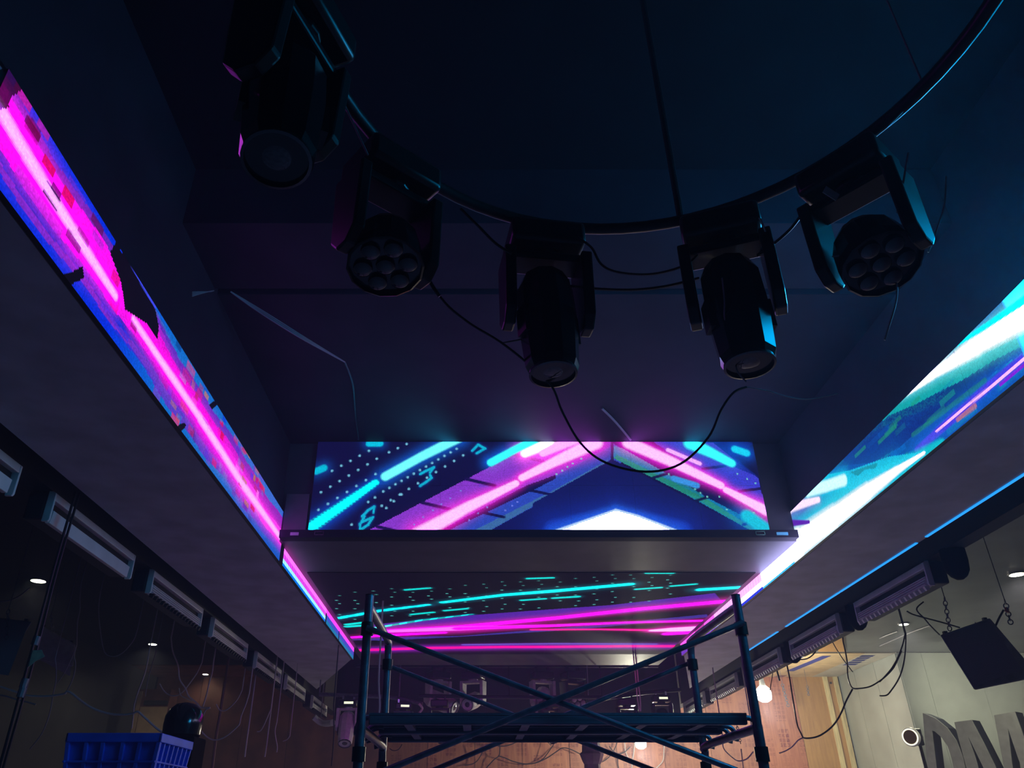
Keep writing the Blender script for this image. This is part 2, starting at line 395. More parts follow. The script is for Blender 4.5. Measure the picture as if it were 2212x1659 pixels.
# ------------------------------------------------------------------ LED screens: every pixel is a lit cell of the panel's own mesh
def lin(r, g, b, k=1.0):
    f = lambda c: (c / 255 / 12.92) if c <= 10 else ((c / 255 + .055) / 1.055) ** 2.4
    return np.array([f(r), f(g), f(b)]) * k
def hot(r, g, b, k):
    c = lin(r, g, b); return np.where(np.array([r, g, b]) > 200, c * k * np.array([.95, .9, 1.75]), c)
class Canvas:
    """a screen picture, painted in metres (s, t) on the screen's own surface; places are read off the photograph"""
    def __init__(self, s0, s1, t0, t1, cell, px2st):
        self.s0, self.t0, self.cell = s0, t0, cell
        self.ns = max(1, round((s1 - s0) / cell)); self.nt = max(1, round((t1 - t0) / cell))
        self.S = (s0 + (np.arange(self.ns) + .5) * cell)[:, None] * np.ones((1, self.nt))
        self.T = (t0 + (np.arange(self.nt) + .5) * cell)[None, :] * np.ones((self.ns, 1))
        self.I = np.zeros((self.ns, self.nt, 3)); self.m = px2st
        self.rg = np.random.RandomState(11)
    def st(self, p): return np.array(self.m(*p))
    def fill(self, c): self.I[:] = c
    def inside(self, pts):
        q = [self.st(p) for p in pts]; r = np.zeros(self.S.shape, bool); n = len(q)
        for i in range(n):
            (x0, y0), (x1, y1) = q[i], q[(i + 1) % n]
            if y0 == y1: continue
            r ^= ((self.T < y0) != (self.T < y1)) & (self.S < (x1 - x0) * (self.T - y0) / (y1 - y0) + x0)
        return r
    def poly(self, pts, c, a=1.0, noise=0.0):
        k = self.inside(pts)
        al = np.full(self.S.shape, a)
        if noise: al = np.clip(al * (1 - noise * self.rg.rand(*self.S.shape)), 0, 1)
        self.I[k] = self.I[k] * (1 - al[k])[:, None] + np.array(c)[None] * al[k][:, None]
    def hw(self, p, q, h):
        p = np.array(p, float); q = np.array(q, float); d = q - p; L = np.hypot(*d) or 1
        n = np.array([-d[1], d[0]]) / L * h; c = (p + q) / 2
        a = self.st(p); b = self.st(q); e = (b - a) / (np.hypot(*(b - a)) or 1)
        v = self.st(c + n) - self.st(c - n)
        return abs(v[0] * -e[1] + v[1] * e[0]) / 2
    def stroke(self, pts, h, core, glow=None, gk=2.2, a=1.0, soft=.25, stripes=None):
        hs = h if isinstance(h, (list, tuple)) else [h] * len(pts)
        best = np.full(self.S.shape, 9e9); along = np.zeros(self.S.shape); acc = 0
        for i in range(len(pts) - 1):
            A = self.st(pts[i]); B = self.st(pts[i + 1]); d = B - A; L2 = d @ d + 1e-12
            t = np.clip(((self.S - A[0]) * d[0] + (self.T - A[1]) * d[1]) / L2, 0, 1)
            dist = np.hypot(self.S - A[0] - t * d[0], self.T - A[1] - t * d[1])
            h0 = self.hw(pts[i], pts[i + 1], 1.0)
            w = h0 * (hs[i] + (hs[i + 1] - hs[i]) * t) + 1e-6
            r = dist / w; k = r < best
            best[k] = r[k]; along[k] = acc + t[k] * math.sqrt(L2)
            acc += math.sqrt(L2)
        if glow is not None:
            g = np.exp(-(best / gk) ** 2) * a
            self.I = np.maximum(self.I, self.I * (1 - g[..., None]) + np.array(glow) * g[..., None])
        k = np.clip((1 + soft - best) / (2 * soft), 0, 1) * a
        core = np.array(core); tame = np.minimum(core, 1.05)
        inner = np.clip((.85 - best) / .4, 0, 1)[..., None]          # the blaze sits in the middle of a stroke
        c = tame + (core - tame) * inner
        if stripes: c = c * (0.72 + 0.28 * np.sign(np.sin((along + self.T * .7) * 2 * math.pi / stripes)))[..., None]
        self.I = self.I * (1 - k[..., None]) + c * k[..., None]
    def dots(self, pts, r, c):
        for p in pts:
            a = self.st(p); rr = np.hypot(*(self.st((p[0] + r, p[1])) - a))
            d = np.hypot(self.S - a[0], self.T - a[1]) / max(rr, self.cell * .7)
            g = np.clip(1.5 - d, 0, 1)[..., None]
            self.I = self.I * (1 - g) + np.array(c) * g
    def blocks(self, n, ss, tt, cols, cond, a=(.4, .9)):
        for _ in range(n):
            s = self.rg.uniform(self.s0, self.s0 + self.ns * self.cell); t = self.rg.uniform(self.t0, self.t0 + self.nt * self.cell)
            if not cond(s, t): continue
            ds = self.rg.uniform(*ss); dt = self.rg.uniform(*tt); al = self.rg.uniform(*a)
            i0, i1 = int((s - self.s0) / self.cell), int((s + ds - self.s0) / self.cell) + 1
            j0, j1 = int((t - self.t0) / self.cell), int((t + dt - self.t0) / self.cell) + 1
            c = np.array(cols[self.rg.randint(len(cols))])
            self.I[i0:i1, j0:j1] = self.I[i0:i1, j0:j1] * (1 - al) + c * al
    def grain(self, k):
        self.I *= (1 + k * (self.rg.rand(self.ns, self.nt, 1) - .5))
    def panels(self, parent, n_s, n_t, place, normal, name='led_panel', depth=.03):
        """cut the picture into cabinets: each one a mesh with a pixel grid in front and a shallow black body behind"""
        nrm = Vector(normal)
        off = world_loc(parent)
        ei = [round(i * self.ns / n_s) for i in range(n_s + 1)]; ej = [round(j * self.nt / n_t) for j in range(n_t + 1)]
        gap = 0.0005
        for a in range(n_s):
            for b in range(n_t):
                i0, i1, j0, j1 = ei[a], ei[a + 1], ej[b], ej[b + 1]
                S = self.s0 + np.arange(i0, i1 + 1) * self.cell; T = self.t0 + np.arange(j0, j1 + 1) * self.cell
                S[0] += gap; S[-1] -= gap; T[0] += gap; T[-1] -= gap
                ns, nt = i1 - i0, j1 - j0
                vs = [tuple(Vector(place(s, t)) - off) for s in S for t in T]
                fs = [(i * (nt + 1) + j, (i + 1) * (nt + 1) + j, (i + 1) * (nt + 1) + j + 1, i * (nt + 1) + j + 1) for i in range(ns) for j in range(nt)]
                col = self.I[i0:i1, j0:j1].reshape(-1, 3)
                # make the grid face along the normal
                p0, p1, p2 = (Vector(vs[k]) for k in fs[0][:3])
                if (p1 - p0).cross(p2 - p0).dot(nrm) < 0: fs = [f[::-1] for f in fs]
                nf = len(fs); nv = len(vs)
                cs = [0, ns * (nt + 1), ns * (nt + 1) + nt, nt]
                vs += [tuple(Vector(vs[c]) - nrm * depth) for c in cs]
                for k in range(4): fs.append((cs[k], cs[(k + 1) % 4], nv + (k + 1) % 4, nv + k))
                fs.append((nv, nv + 1, nv + 2, nv + 3))
                me = bpy.data.meshes.new(name); me.from_pydata(vs, [], fs)
                me.materials.append(LEDLIVE); me.materials.append(LEDDIM); me.materials.append(BLACK)
                lum = col.max(1)
                mi = np.concatenate([np.where(lum > .25, 0, 1), np.full(5, 2)]).astype(np.int32)
                me.polygons.foreach_set('material_index', mi)
                at = me.attributes.new('led', 'FLOAT_COLOR', 'FACE')
                buf = np.ones((len(fs), 4), np.float32); buf[:nf, :3] = col; buf[nf:, :3] = 0
                at.data.foreach_set('color', buf.ravel())
                o = bpy.data.objects.new(name, me); COL.objects.link(o); o.parent = parent
G = LED_GAIN
CY = hot(0, 255, 255, G); CYW = hot(120, 255, 255, G); WHITE = hot(255, 255, 255, G * 1.2)
MG = hot(255, 0, 235, G); PK = hot(255, 120, 255, G * 1.2); PKW = np.array([G, .62, G * 1.7])
GB = lin(0, 40, 210, 1)
# ---- the big screen
Z3 = lambda x, y: (600 + x / 3.0717, 920 + y / 3.0717)
Z4 = lambda x, y: (1150 + x / 3.0717, 920 + y / 3.0717)
A3 = lambda *q: [Z3(*p) for p in q]
A4 = lambda *q: [Z4(*p) for p in q]
YS = 7.15
def main_st(u, v): p = on_y(u, v, YS); return (p.x, p.z)
XS0, XS1, ZS0, ZS1 = -1.63, 2.83, ZB + .078, ZB + 1.038
cv = Canvas(XS0, XS1, ZS0, ZS1, .01, main_st)
cv.fill(lin(12, 10, 62))
NAVY = lin(12, 14, 78)
cv.poly(A3((560, 715), (1440, 255), (1843, 45), (1843, 0), (2300, -100), (2260, 110), (1600, 480), (1000, 715)), lin(142, 58, 215), noise=.2)
cv.blocks(60, (.03, .12), (.012, .03), [lin(60, 50, 205), lin(90, 60, 215), lin(170, 70, 220)], lambda s, t: -1.2 < s < .9 and -.10 < (t - ZS0) - (s + .75) * .52 < .10, a=(.3, .7))
for p in ((660, 668), (960, 510), (1250, 352), (1570, 190)):
    cv.stroke(A3(p, (p[0] + 190, p[1] + 45)), 3.5, lin(25, 12, 80))
cv.poly(A3((1090, 715), (1400, 560), (1843, 330), (2260, 110), (2290, 240), (1843, 470), (1370, 715)), lin(45, 75, 195), noise=.2)
cv.poly(A3((1370, 715), (1843, 450), (2190, 255), (2190, 225), (1843, 420), (1260, 715)), lin(60, 110, 165), noise=.3)
cv.poly(A3((1200, 660), (1690, 430), (1843, 350), (1843, 325), (1640, 400), (1180, 640)), NAVY)
for p in ((1360, 575), (1690, 430)):
    cv.stroke(A3(p, (p[0] + 140, p[1] + 30)), 3, lin(15, 14, 70))
cv.poly(A4((0, 515), (530, 220), (1480, 712), (0, 712)), lin(14, 18, 88))
cv.poly(A3((1370, 715), (1843, 455), (1843, 715)), lin(14, 18, 88))
# glowing peak
cv.stroke(A4((160, 705), (560, 610), (980, 705)), [26, 24, 24], lin(22, 60, 190), lin(16, 40, 150), gk=2.0)
cv.poly(A4((130, 712), (330, 640), (555, 562), (690, 600), (840, 655), (960, 712)), WHITE)
cv.stroke(A4((150, 706), (555, 566), (700, 606), (960, 706)), 5, lin(190, 220, 255, 1.2), lin(40, 110, 255, .9), gk=2.6, a=.8)
# right wing
cv.poly(A4((520, 105), (1480, 715), (1600, 715), (1600, 600), (780, 110)), lin(14, 16, 84))
cv.poly(A4((535, 130), (540, 215), (1000, 445), (1480, 712), (1590, 712), (1400, 600), (1150, 470), (900, 320), (600, 150)), lin(10, 132, 190), noise=.25)
cv.poly(A4((540, 215), (1100, 495), (1440, 690), (1480, 712), (1500, 700), (1150, 480), (560, 190)), lin(40, 145, 115), noise=.4)
cv.poly(A4((720, 290), (1100, 420), (1130, 480), (1000, 440)), lin(20, 120, 95), a=.6, noise=.5)
for p in ((800, 345), (1090, 495), (1400, 655)):
    cv.stroke(A4(p, (p[0] + 100, p[1] - 30)), 3, lin(10, 20, 70))
cv.poly(A4((800, 105), (1200, 110), (1500, 350), (1550, 560), (1350, 440), (1100, 300)), lin(62, 62, 215), noise=.2)
cv.poly(A4((1040, 330), (1190, 420), (1140, 450), (1080, 430)), NAVY)
cv.poly(A4((1290, 250), (1460, 120), (1430, 105), (1200, 105), (1300, 180), (1500, 340)), lin(10, 30, 130), noise=.3)
for p in ((1130, 285), (1370, 435)):
    cv.stroke(A4(p, (p[0] + 150, p[1] - 20)), 3, lin(18, 14, 80))
cv.stroke(A4((530, 105), (530, 218)), 3, lin(12, 30, 80))
cv.stroke(A4((640, 112), (940, 245), (1250, 395)), [12, 10, 7], PKW, lin(255, 30, 235, 1.2), gk=1.7)
cv.stroke(A4((1285, 425), (1550, 562)), [6, 10], PKW, lin(255, 30, 235, 1.2), gk=1.7)
cv.stroke(A4((900, 160), (1110, 250)), 4, lin(235, 170, 255, 1.2), lin(150, 60, 230), gk=1.6)
cv.stroke(A4((1050, 115), (1190, 180), (1320, 247)), [13, 10, 8], hot(60, 250, 255, G), lin(0, 90, 220), gk=2.2)
cv.stroke(A4((1345, 155), (1420, 180)), 7, lin(20, 200, 235, 1.2), lin(0, 80, 200))
cv.stroke(A4((1430, 600), (1540, 680)), 13, lin(20, 190, 220, 1.1), lin(0, 90, 200))
cv.stroke(A4((940, 350), (1090, 395)), 6, lin(60, 150, 235, 1.0))
# left wing pink bars
cv.stroke(A3((935, 720), (1250, 545), (1580, 382)), [15, 11, 7], PKW, lin(255, 25, 225, 1.2), gk=1.7)
cv.stroke(A3((1620, 345), (1843, 235), (2110, 110)), [7, 10, 14], PKW, lin(255, 25, 225, 1.2), gk=1.7)
cv.stroke(A3((1640, 182), (1800, 112)), [9, 12], WHITE, lin(255, 90, 240, 1.5), gk=2.2)
cv.stroke(A3((1760, 180), (1843, 140), (1960, 90)), [8, 10, 12], hot(255, 190, 250, G), lin(235, 60, 235, 1.3), gk=2)
# cyan bars
cv.stroke(A3((195, 690), (420, 535), (650, 375)), [12, 10, 7], CY, lin(0, 70, 200), gk=1.9, stripes=.052)
cv.stroke(A3((715, 335), (950, 205), (1200, 80)), [9, 9, 10], CYW, lin(0, 90, 210), gk=2.0)
cv.stroke(A3((1415, 243), (1560, 165), (1710, 90)), [8, 8, 9], hot(60, 255, 255, G), lin(0, 90, 220), gk=2.1)
cv.stroke(A3((258, 300), (305, 280)), 7, lin(0, 190, 225), lin(0, 60, 150))
cv.stroke(A3((605, 118), (680, 118)), 6, lin(0, 200, 235), lin(0, 60, 150))
for loop in (((560, 600), (600, 560), (640, 535), (635, 575)), ((545, 650), (548, 690), (600, 655), (632, 605)), ((575, 600), (555, 640), (620, 610)), ((945, 320), (985, 298), (1035, 275), (1010, 310)), ((945, 398), (985, 372), (1020, 345), (1010, 325)), ((1290, 165), (1330, 125), (1375, 150), (1320, 182))):
    for a_, b_ in zip(loop[:-1], loop[1:]): cv.stroke(A3(a_, b_), 2.6, lin(10, 180, 215), lin(0, 50, 140), gk=1.6)
D = lin(120, 200, 235, 1.0)
rows = [((360, 298), (605, 165), 5), ((287, 440), (657, 218), 7), ((738, 175), (855, 120), 3), ((270, 557), (648, 320), 7), ((700, 435), (1187, 152), 13), ((690, 530), (1230, 195), 10), ((600, 505), (645, 475), 2), ((420, 705), (490, 655), 2), ((720, 545), (820, 455), 3)]
for a, b, n in rows:
    cv.dots([Z3(a[0] + (b[0] - a[0]) * k / (n - 1), a[1] + (b[1] - a[1]) * k / (n - 1)) for k in range(n)], 2.5, D)
cv.dots(A3((1215, 430), (1145, 480), (1085, 520), (1030, 560), (965, 605), (905, 655), (840, 695), (1390, 540), (1330, 580), (1270, 625), (1510, 560), (1555, 530), (1590, 505)), 1.7, lin(130, 140, 245))
cv.dots(A4((160, 320), (198, 297), (233, 272), (268, 250), (325, 218), (905, 320), (1080, 420), (1115, 445), (1160, 470), (1240, 470), (1290, 555), (1470, 575), (1360, 318), (1425, 352), (1480, 380)), 1.7, lin(130, 225, 215))
cv.grain(.25)
scr = empty('led_wall_screen', (.6, YS, ZS0))
tag(scr, 'wide glowing LED screen with a pink and cyan chevron on the ceiling box', 'led screen')
cv.panels(scr, 7, 2, lambda s, t: (s, YS, t), (0, -1, 0))

# ---- screen in the underside of the box
ZU = ZB - .007
def under_st(u, v): p = on_z(u, v, ZU); return (p.x, p.y)
cu = Canvas(-1.84, 3.03, 8.25, 12.85, .016, under_st)
cu.fill(lin(10, 4, 18))
cu.poly(A3((560, 1325), (1300, 1255), (1843, 1215), (2200, 1190), (2900, 1110), (2960, 1180), (1843, 1290), (740, 1370)), lin(95, 35, 190), a=.85, noise=.2)
cu.poly(A3((430, 1420), (700, 1400), (1200, 1395), (2000, 1330), (2850, 1250), (2850, 1270), (2000, 1350), (1200, 1400), (700, 1425)), lin(70, 60, 190), a=.7, noise=.3)
cu.stroke(A3((370, 1281), (690, 1225), (1000, 1187)), [2.7, 2.7, 2.0], hot(0, 235, 225, G), lin(0, 80, 110), gk=2, stripes=.16)
cu.stroke(A3((1095, 1171), (1500, 1122), (1843, 1095), (2340, 1050)), [2.3, 2.7, 3.1, 2.7], hot(0, 240, 220, G), lin(0, 90, 110), gk=2)
cu.stroke(A3((620, 1345), (950, 1290), (1290, 1250)), [2.0, 1.7, 1.0], lin(0, 225, 230, 1.6), lin(0, 70, 110), gk=2, stripes=.16)
cu.stroke(A3((460, 1318), (560, 1306)), 2, lin(0, 215, 215, 1.3))
cu.stroke(A3((460, 1332), (600, 1322)), 2, lin(0, 215, 215, 1.3))
for a, b in (((850, 1088), (1005, 1076)), ((1660, 1013), (1822, 1008)), ((890, 1251), (1030, 1237)), ((1110, 1226), (1250, 1213)), ((1620, 1157), (1770, 1147)), ((1830, 1143), (1990, 1134))):
    cu.stroke(A3(a, b), 1.5, lin(0, 210, 205, 1.3), lin(0, 60, 80), gk=1.8)
for a, b in (((690, 1084), (850, 1073)), ((925, 1063), (1080, 1050)), ((760, 977), (930, 977)), ((150, 1142), (305, 1132))):
    cu.stroke(A4(a, b), 1.5, lin(0, 210, 205, 1.3), lin(0, 60, 80), gk=1.8)
cu.stroke(A4((1115, 1087), (1375, 1072)), 2.8, hot(0, 240, 220, G), lin(0, 90, 110), gk=2)
cu.stroke(A3((725, 1362), (1200, 1335), (1843, 1275), (2400, 1215), (2960, 1165)), [4.1, 4.1, 3.4, 3.4, 3.4], MG * 1.1, lin(200, 0, 150), gk=2)
cu.stroke(A3((760, 1362), (1200, 1345), (1700, 1328)), [2.7, 4.1, 2.0], PK, lin(235, 0, 200), gk=2)
cu.stroke(A3((430, 1408), (700, 1390), (1100, 1372)), [2.0, 2.7, 2.0], MG, lin(150, 0, 110), gk=2)
cu.stroke(A3((1200, 1345), (1843, 1325), (2300, 1305), (2810, 1293)), [3.4, 2.7, 2.0, 2.0], MG, lin(170, 0, 110), gk=2)
cu.stroke(A4((0, 1352), (450, 1350), (820, 1356)), [1.4, 1.4, 2.0], hot(255, 0, 180, G), lin(120, 0, 80))
cu.stroke(A4((800, 1358), (930, 1352), (1070, 1346)), [2.0, 4.1, 4.8], PKW, lin(255, 0, 200, 1.2), gk=1.8)
cu.stroke(A4((900, 1380), (1040, 1372)), 3, MG)
cu.stroke(A3((500, 1490), (1000, 1474), (1500, 1467), (1843, 1466), (2300, 1462), (2620, 1462)), 2.2, hot(255, 0, 170, G), lin(150, 20, 190), gk=2.6)
cu.stroke(A3((1240, 1452), (1843, 1445), (2500, 1448)), 1.6, lin(110, 80, 200))
D2 = lin(90, 205, 200, .9)
for r in range(7):
    v = [1040, 1065, 1095, 1118, 1150, 1190, 1220][r]
    pts = []
    for k in range(19):
        x = 390 + k * 122 + (r % 2) * 20
        y = v + (1500 - x) * .062 + (2 if k % 3 else -6)
        if (k * 7 + r * 5) % 6 == 0: continue
        pts.append(Z3(x, y))
    cu.dots(pts, 2.9, D2 if r > 1 else D2 * .5)
cu.grain(.2)
us = empty('led_ceiling_screen', (.6, 10.5, ZU))
tag(us, 'flat LED screen of cyan and magenta streaks under the ceiling box', 'led screen')
cu.panels(us, 5, 5, lambda s, t: (s, t, ZU), (0, 0, -1), depth=.006)

# ---- left fascia
def left_st(u, v): p = on_x(u, v, XL); return (p.y, p.z)
cl = Canvas(2.08, 12.4, ZS, ZL, .01, left_st)
tL = (cl.T - ZS) / (ZL - ZS); Y = cl.S
blue, purp, dkp = lin(0, 45, 225), lin(120, 40, 205), lin(60, 15, 110)
tealb = lin(10, 110, 205); mag = lin(235, 10, 225, 1.2); red = lin(225, 0, 70); maroon = lin(90, 0, 30)
n1 = np.sin(Y * 3.1) * .03 + np.sin(Y * 7.7 + 1) * .02
tt = tL + n1
base = np.where((tt < .13)[..., None], blue, np.where((tt < .21)[..., None], purp, np.where((tt < .30)[..., None], blue * .8, np.where((tt < .80)[..., None], mag, np.where((tt < .90)[..., None], purp * .8, blue)))))
mid = np.clip((Y - 3.3) / .8, 0, 1)[..., None]
base2 = np.where((tt < .10)[..., None], tealb, np.where((tt < .26)[..., None], lin(85, 60, 200), np.where((tt < .36)[..., None], lin(130, 30, 200), np.where((tt < .72)[..., None], mag * .75, np.where((tt < .86)[..., None], lin(95, 45, 195), tealb)))))
cl.I = base * (1 - mid) + base2 * mid
far = np.clip((Y - 5.2) / .9, 0, 1)[..., None]
base3 = np.where((tt < .16)[..., None], lin(15, 90, 205), np.where((tt < .30)[..., None], lin(70, 70, 215), np.where((tt < .60)[..., None], lin(215, 60, 225, 1.1), np.where((tt < .85)[..., None], lin(150, 40, 190), lin(60, 110, 215)))))
cl.I = cl.I * (1 - far) + base3 * far
cl.blocks(90, (.04, .16), (.03, .07), [blue, red, maroon, purp, lin(10, 0, 30)], lambda s, t: s < 3.6 and (t - ZS) / .475 > .3, a=(.3, .85))
cl.blocks(40, (.1, .4), (.03, .05), [blue, purp], lambda s, t: s < 3.8 and (t - ZS) / .475 < .4, a=(.3, .8))
cl.blocks(170, (.05, .17), (.03, .05), [red, red, purp, blue, lin(160, 20, 90), lin(190, 110, 60), tealb], lambda s, t: 4.0 < s < 6.4, a=(.25, .75))
cl.blocks(160, (.04, .1), (.02, .05), [blue, tealb, purp, lin(0, 30, 120)], lambda s, t: s > 3.8 and ((t - ZS) / .475 < .22 or (t - ZS) / .475 > .84), a=(.3, .8))
cl.blocks(60, (.05, .12), (.04, .1), [lin(255, 190, 255, 1.2), lin(255, 120, 245, 1.2)], lambda s, t: 5.6 < s < 7.2 and .3 < (t - ZS) / .475 < .55, a=(.3, .7))
# the line of white-hot pink
cl.stroke([(-90, 75), (0, 235), (55, 330), (160, 500), (250, 640)], [14, 13, 12, 10, 7], hot(255, 165, 255, G * 1.1), lin(255, 0, 235, 1.5), gk=2.7, a=.92)
cl.stroke([(288, 690), (355, 790), (430, 900), (520, 1040), (612, 1170)], [6, 7, 7, 7, 5], hot(255, 160, 255, G * 1.1), lin(255, 0, 225, 1.4), gk=2.4, a=.92)
cl.blocks(110, (.05, .13), (.025, .06), [red, red, maroon, lin(150, 20, 150), lin(20, 40, 200), lin(60, 0, 90)], lambda s, t: s < 3.7 and .35 < (t - ZS) / .475 < .95, a=(.5, .95))
cl.blocks(150, (.05, .14), (.02, .045), [red, lin(200, 30, 110), lin(120, 30, 190), lin(30, 60, 210), lin(190, 120, 70)], lambda s, t: 4.1 < s < 6.3 and not .5 < (t - ZS) / .475 < .62, a=(.35, .85))
cl.stroke([(-90, 75), (0, 235), (55, 330), (160, 500), (250, 640)], [7, 8, 7, 6, 4], hot(255, 190, 255, G * 1.1), None)
cl.stroke([(288, 690), (355, 790), (430, 900), (520, 1040), (612, 1170)], [3, 4, 4, 4, 3], hot(255, 190, 255, G * 1.1), None)
# dead patches
BK = lin(8, 4, 18)
cl.poly([(0, 120), (48, 160), (52, 190), (24, 210), (18, 232), (0, 236), (-40, 200)], lin(40, 2, 30), a=.92)
cl.poly([(252, 520), (262, 545), (275, 552), (335, 665), (343, 705), (340, 735), (318, 700), (300, 688), (270, 668), (262, 610), (238, 545)], BK)
cl.poly([(120, 600), (160, 585), (178, 574), (182, 600), (160, 612), (135, 628)], BK)
cl.poly([(378, 925), (396, 912), (402, 920), (384, 942)], BK)
cl.poly([(452, 874), (474, 858), (474, 872), (458, 884)], BK)
cl.stroke([(276, 556), (305, 610), (335, 662)], 3, lin(60, 70, 235), None)
# stretch beyond the box front
k = Y > 7.35
cl.I[k] = 0
hi = (ZB - .02 - ZS) / (ZL - ZS)
fr = np.clip(tL / hi, 0, 1.2)
seg = np.where((fr < .22)[..., None], lin(0, 120, 235, 1.2), np.where((fr < .5)[..., None], lin(150, 225, 255, 1.6), np.where((fr < .78)[..., None], lin(225, 70, 235, 1.3), lin(255, 90, 235, 2.4))))
seg2 = np.where((fr < .3)[..., None], lin(15, 130, 190), np.where((fr < .75)[..., None], lin(70, 80, 215), lin(255, 60, 225, 1.8)))
f2 = (Y > 9.9)[..., None]
stripe = (1 - .25 * (np.sin(Y * 2 * math.pi / .085) > .3))[..., None]
cl.I[k] = (np.where(f2, seg2, seg) * stripe)[k]
kk = (np.abs(Y - 9.9) < .04) | (np.abs(Y - 10.95) < .03)
cl.I[kk & (fr < .8)] = lin(12, 8, 40)
cl.I[(Y > 7.28) & (Y < 7.42)] = BK
cl.grain(.35)
lf = empty('led_fascia_screen', (XL, 7, ZS)); tag(lf, 'long magenta LED fascia screen along the left soffit', 'led screen')
cl.panels(lf, 11, 1, lambda s, t: (XL, s, t), (1, 0, 0))

# ---- right fascia
def right_st(u, v): p = on_x(u, v, XR); return (p.y, p.z)
Z5 = lambda x, y: (1600 + x / 2.369, 560 + y / 2.369)
A5 = lambda *q: [Z5(*p) for p in q]
cr = Canvas(1.6, 12.1, ZS, ZL, .01, right_st)
Y = cr.S; tR = (cr.T - ZS) / (ZL - ZS)
cr.fill(lin(5, 80, 170))
cr.blocks(260, (.05, .4), (.02, .06), [lin(0, 110, 200), lin(10, 140, 150), lin(0, 60, 170), lin(20, 130, 110), lin(0, 40, 120)], lambda s, t: s < 7.3, a=(.3, .8))
cr.stroke(A5((640, 870), (1050, 650), (1290, 500), (1700, 250)), [12, 22, 26, 40], lin(10, 160, 165, 1.1), lin(0, 110, 190), gk=1.8)
cr.poly(A5((480, 1060), (570, 950), (760, 800), (900, 740), (1050, 660), (1300, 540), (1300, 580), (1060, 760), (930, 850), (830, 950), (680, 1040)), lin(8, 35, 125), noise=.3)
cr.poly(A5((1040, 680), (1290, 520), (1450, 440), (1450, 470), (1260, 610), (1060, 750)), lin(8, 60, 130), noise=.3)
cr.stroke(A5((1900, 20), (1450, 290), (1210, 440), (980, 590), (770, 742)), [44, 28, 20, 10, 3], WHITE, lin(130, 250, 255, 1.0), gk=1.5)
cr.stroke(A5((1700, 60), (1450, 210), (1250, 345), (1080, 455)), [14, 9, 6, 3], lin(0, 225, 250, 1.3), lin(0, 100, 220, .9), gk=1.8)
cr.blocks(140, (.08, .3), (.012, .035), [lin(20, 140, 130), lin(0, 90, 190), lin(0, 50, 150), lin(30, 150, 90)], lambda s, t: 4.2 < s < 7.0 and (t - ZS) / .475 > .35, a=(.2, .6))
cr.stroke(A5((900, 980), (1100, 800), (1270, 650), (1450, 500), (1900, 130)), [7, 9, 9, 9, 12], lin(70, 60, 225, 1.1), lin(20, 90, 210), gk=2.6)
cr.stroke(A5((1000, 880), (1270, 660), (1450, 510), (1900, 140)), [2.5, 3, 3.5, 4], lin(255, 165, 215, 1.5), None)
cr.stroke(A5((1110, 820), (1200, 750)), 5, lin(215, 120, 70), None, a=.6)
cr.stroke(A5((1330, 640), (1450, 540)), 4, lin(130, 30, 225), None)
cr.stroke(A5((880, 900), (1250, 620)), 5, lin(30, 130, 110), None, a=.6)
# lower white flare
cr.stroke(A5((1030, 950), (800, 1120), (560, 1300), (330, 1480)), [12, 34, 58, 56], lin(10, 185, 200, 1.1), lin(0, 100, 190), gk=1.6)
cr.poly(A5((400, 1110), (560, 1080), (760, 1010), (930, 985), (900, 1030), (700, 1190), (520, 1170), (330, 1180)), lin(20, 190, 215, 1.3), a=.8, noise=.2)
cr.stroke(A5((940, 990), (800, 1080), (650, 1190), (480, 1320), (300, 1450), (180, 1560), (40, 1660)), [3, 8, 17, 23, 30, 25, 18], WHITE, lin(60, 215, 255, 1.0), gk=1.5)
cr.stroke(A5((340, 1190), (440, 1160), (530, 1130)), 12, lin(160, 255, 255, 2.0), lin(0, 200, 230, 1.2), gk=1.7)
cr.stroke(A5((140, 1360), (250, 1270), (400, 1230)), [10, 12, 6], lin(235, 190, 255, 1.8), lin(130, 70, 220), gk=1.7, a=.9)
cr.stroke(A5((150, 1385), (260, 1350), (350, 1345)), [9, 8, 4], lin(95, 30, 180), None)
cr.poly(A5((560, 1090), (700, 1040), (690, 1070), (640, 1075), (600, 1110)), lin(20, 120, 130), a=.6)
# beyond the box front
k = Y > 7.35
hi2 = (ZB - .02 - ZS) / (ZL - ZS)
fr = np.clip(tR / hi2, 0, 1.2)
s1 = np.where((fr < .2)[..., None], lin(40, 60, 230, 1.2), np.where((fr < .6)[..., None], lin(255, 225, 255, 2.4), lin(255, 150, 240, 2.2)))
s2 = np.where((fr < .45)[..., None], lin(120, 60, 210), lin(255, 80, 225, 2.0))
s0 = np.where((fr < .15)[..., None], lin(60, 180, 255, 1.6), WHITE)
pick = np.where((Y < 8.3)[..., None], s0, np.where((Y < 10.2)[..., None], s1, s2))
cr.I[k] = (pick * (1 - .18 * (np.sin(Y * 2 * math.pi / .09) > .3))[..., None])[k]
cr.I[(np.abs(Y - 10.95) < .25) & (fr < 2)] *= .35
cr.blocks(60, (.04, .1), (.02, .04), [lin(60, 20, 160), red, lin(20, 40, 160)], lambda s, t: s > 10.3 and (t - ZS) < .09, a=(.3, .8))
nearY = np.clip((3.7 - Y) / .5, 0, 1)[..., None]  # unseen near stretch of the screen, boosted to bright cyan for a teal glow
cr.I = np.maximum(cr.I, np.where((Y > 2.7)[..., None], hot(5, 240, 255, 22.0), hot(5, 240, 255, 5.0)) * nearY)
cr.grain(.25)
rf = empty('led_fascia_screen', (XR, 7, ZS)); tag(rf, 'long white and cyan LED fascia screen along the right soffit', 'led screen')
cr.panels(rf, 12, 1, lambda s, t: (XR, s, t), (-1, 0, 0))

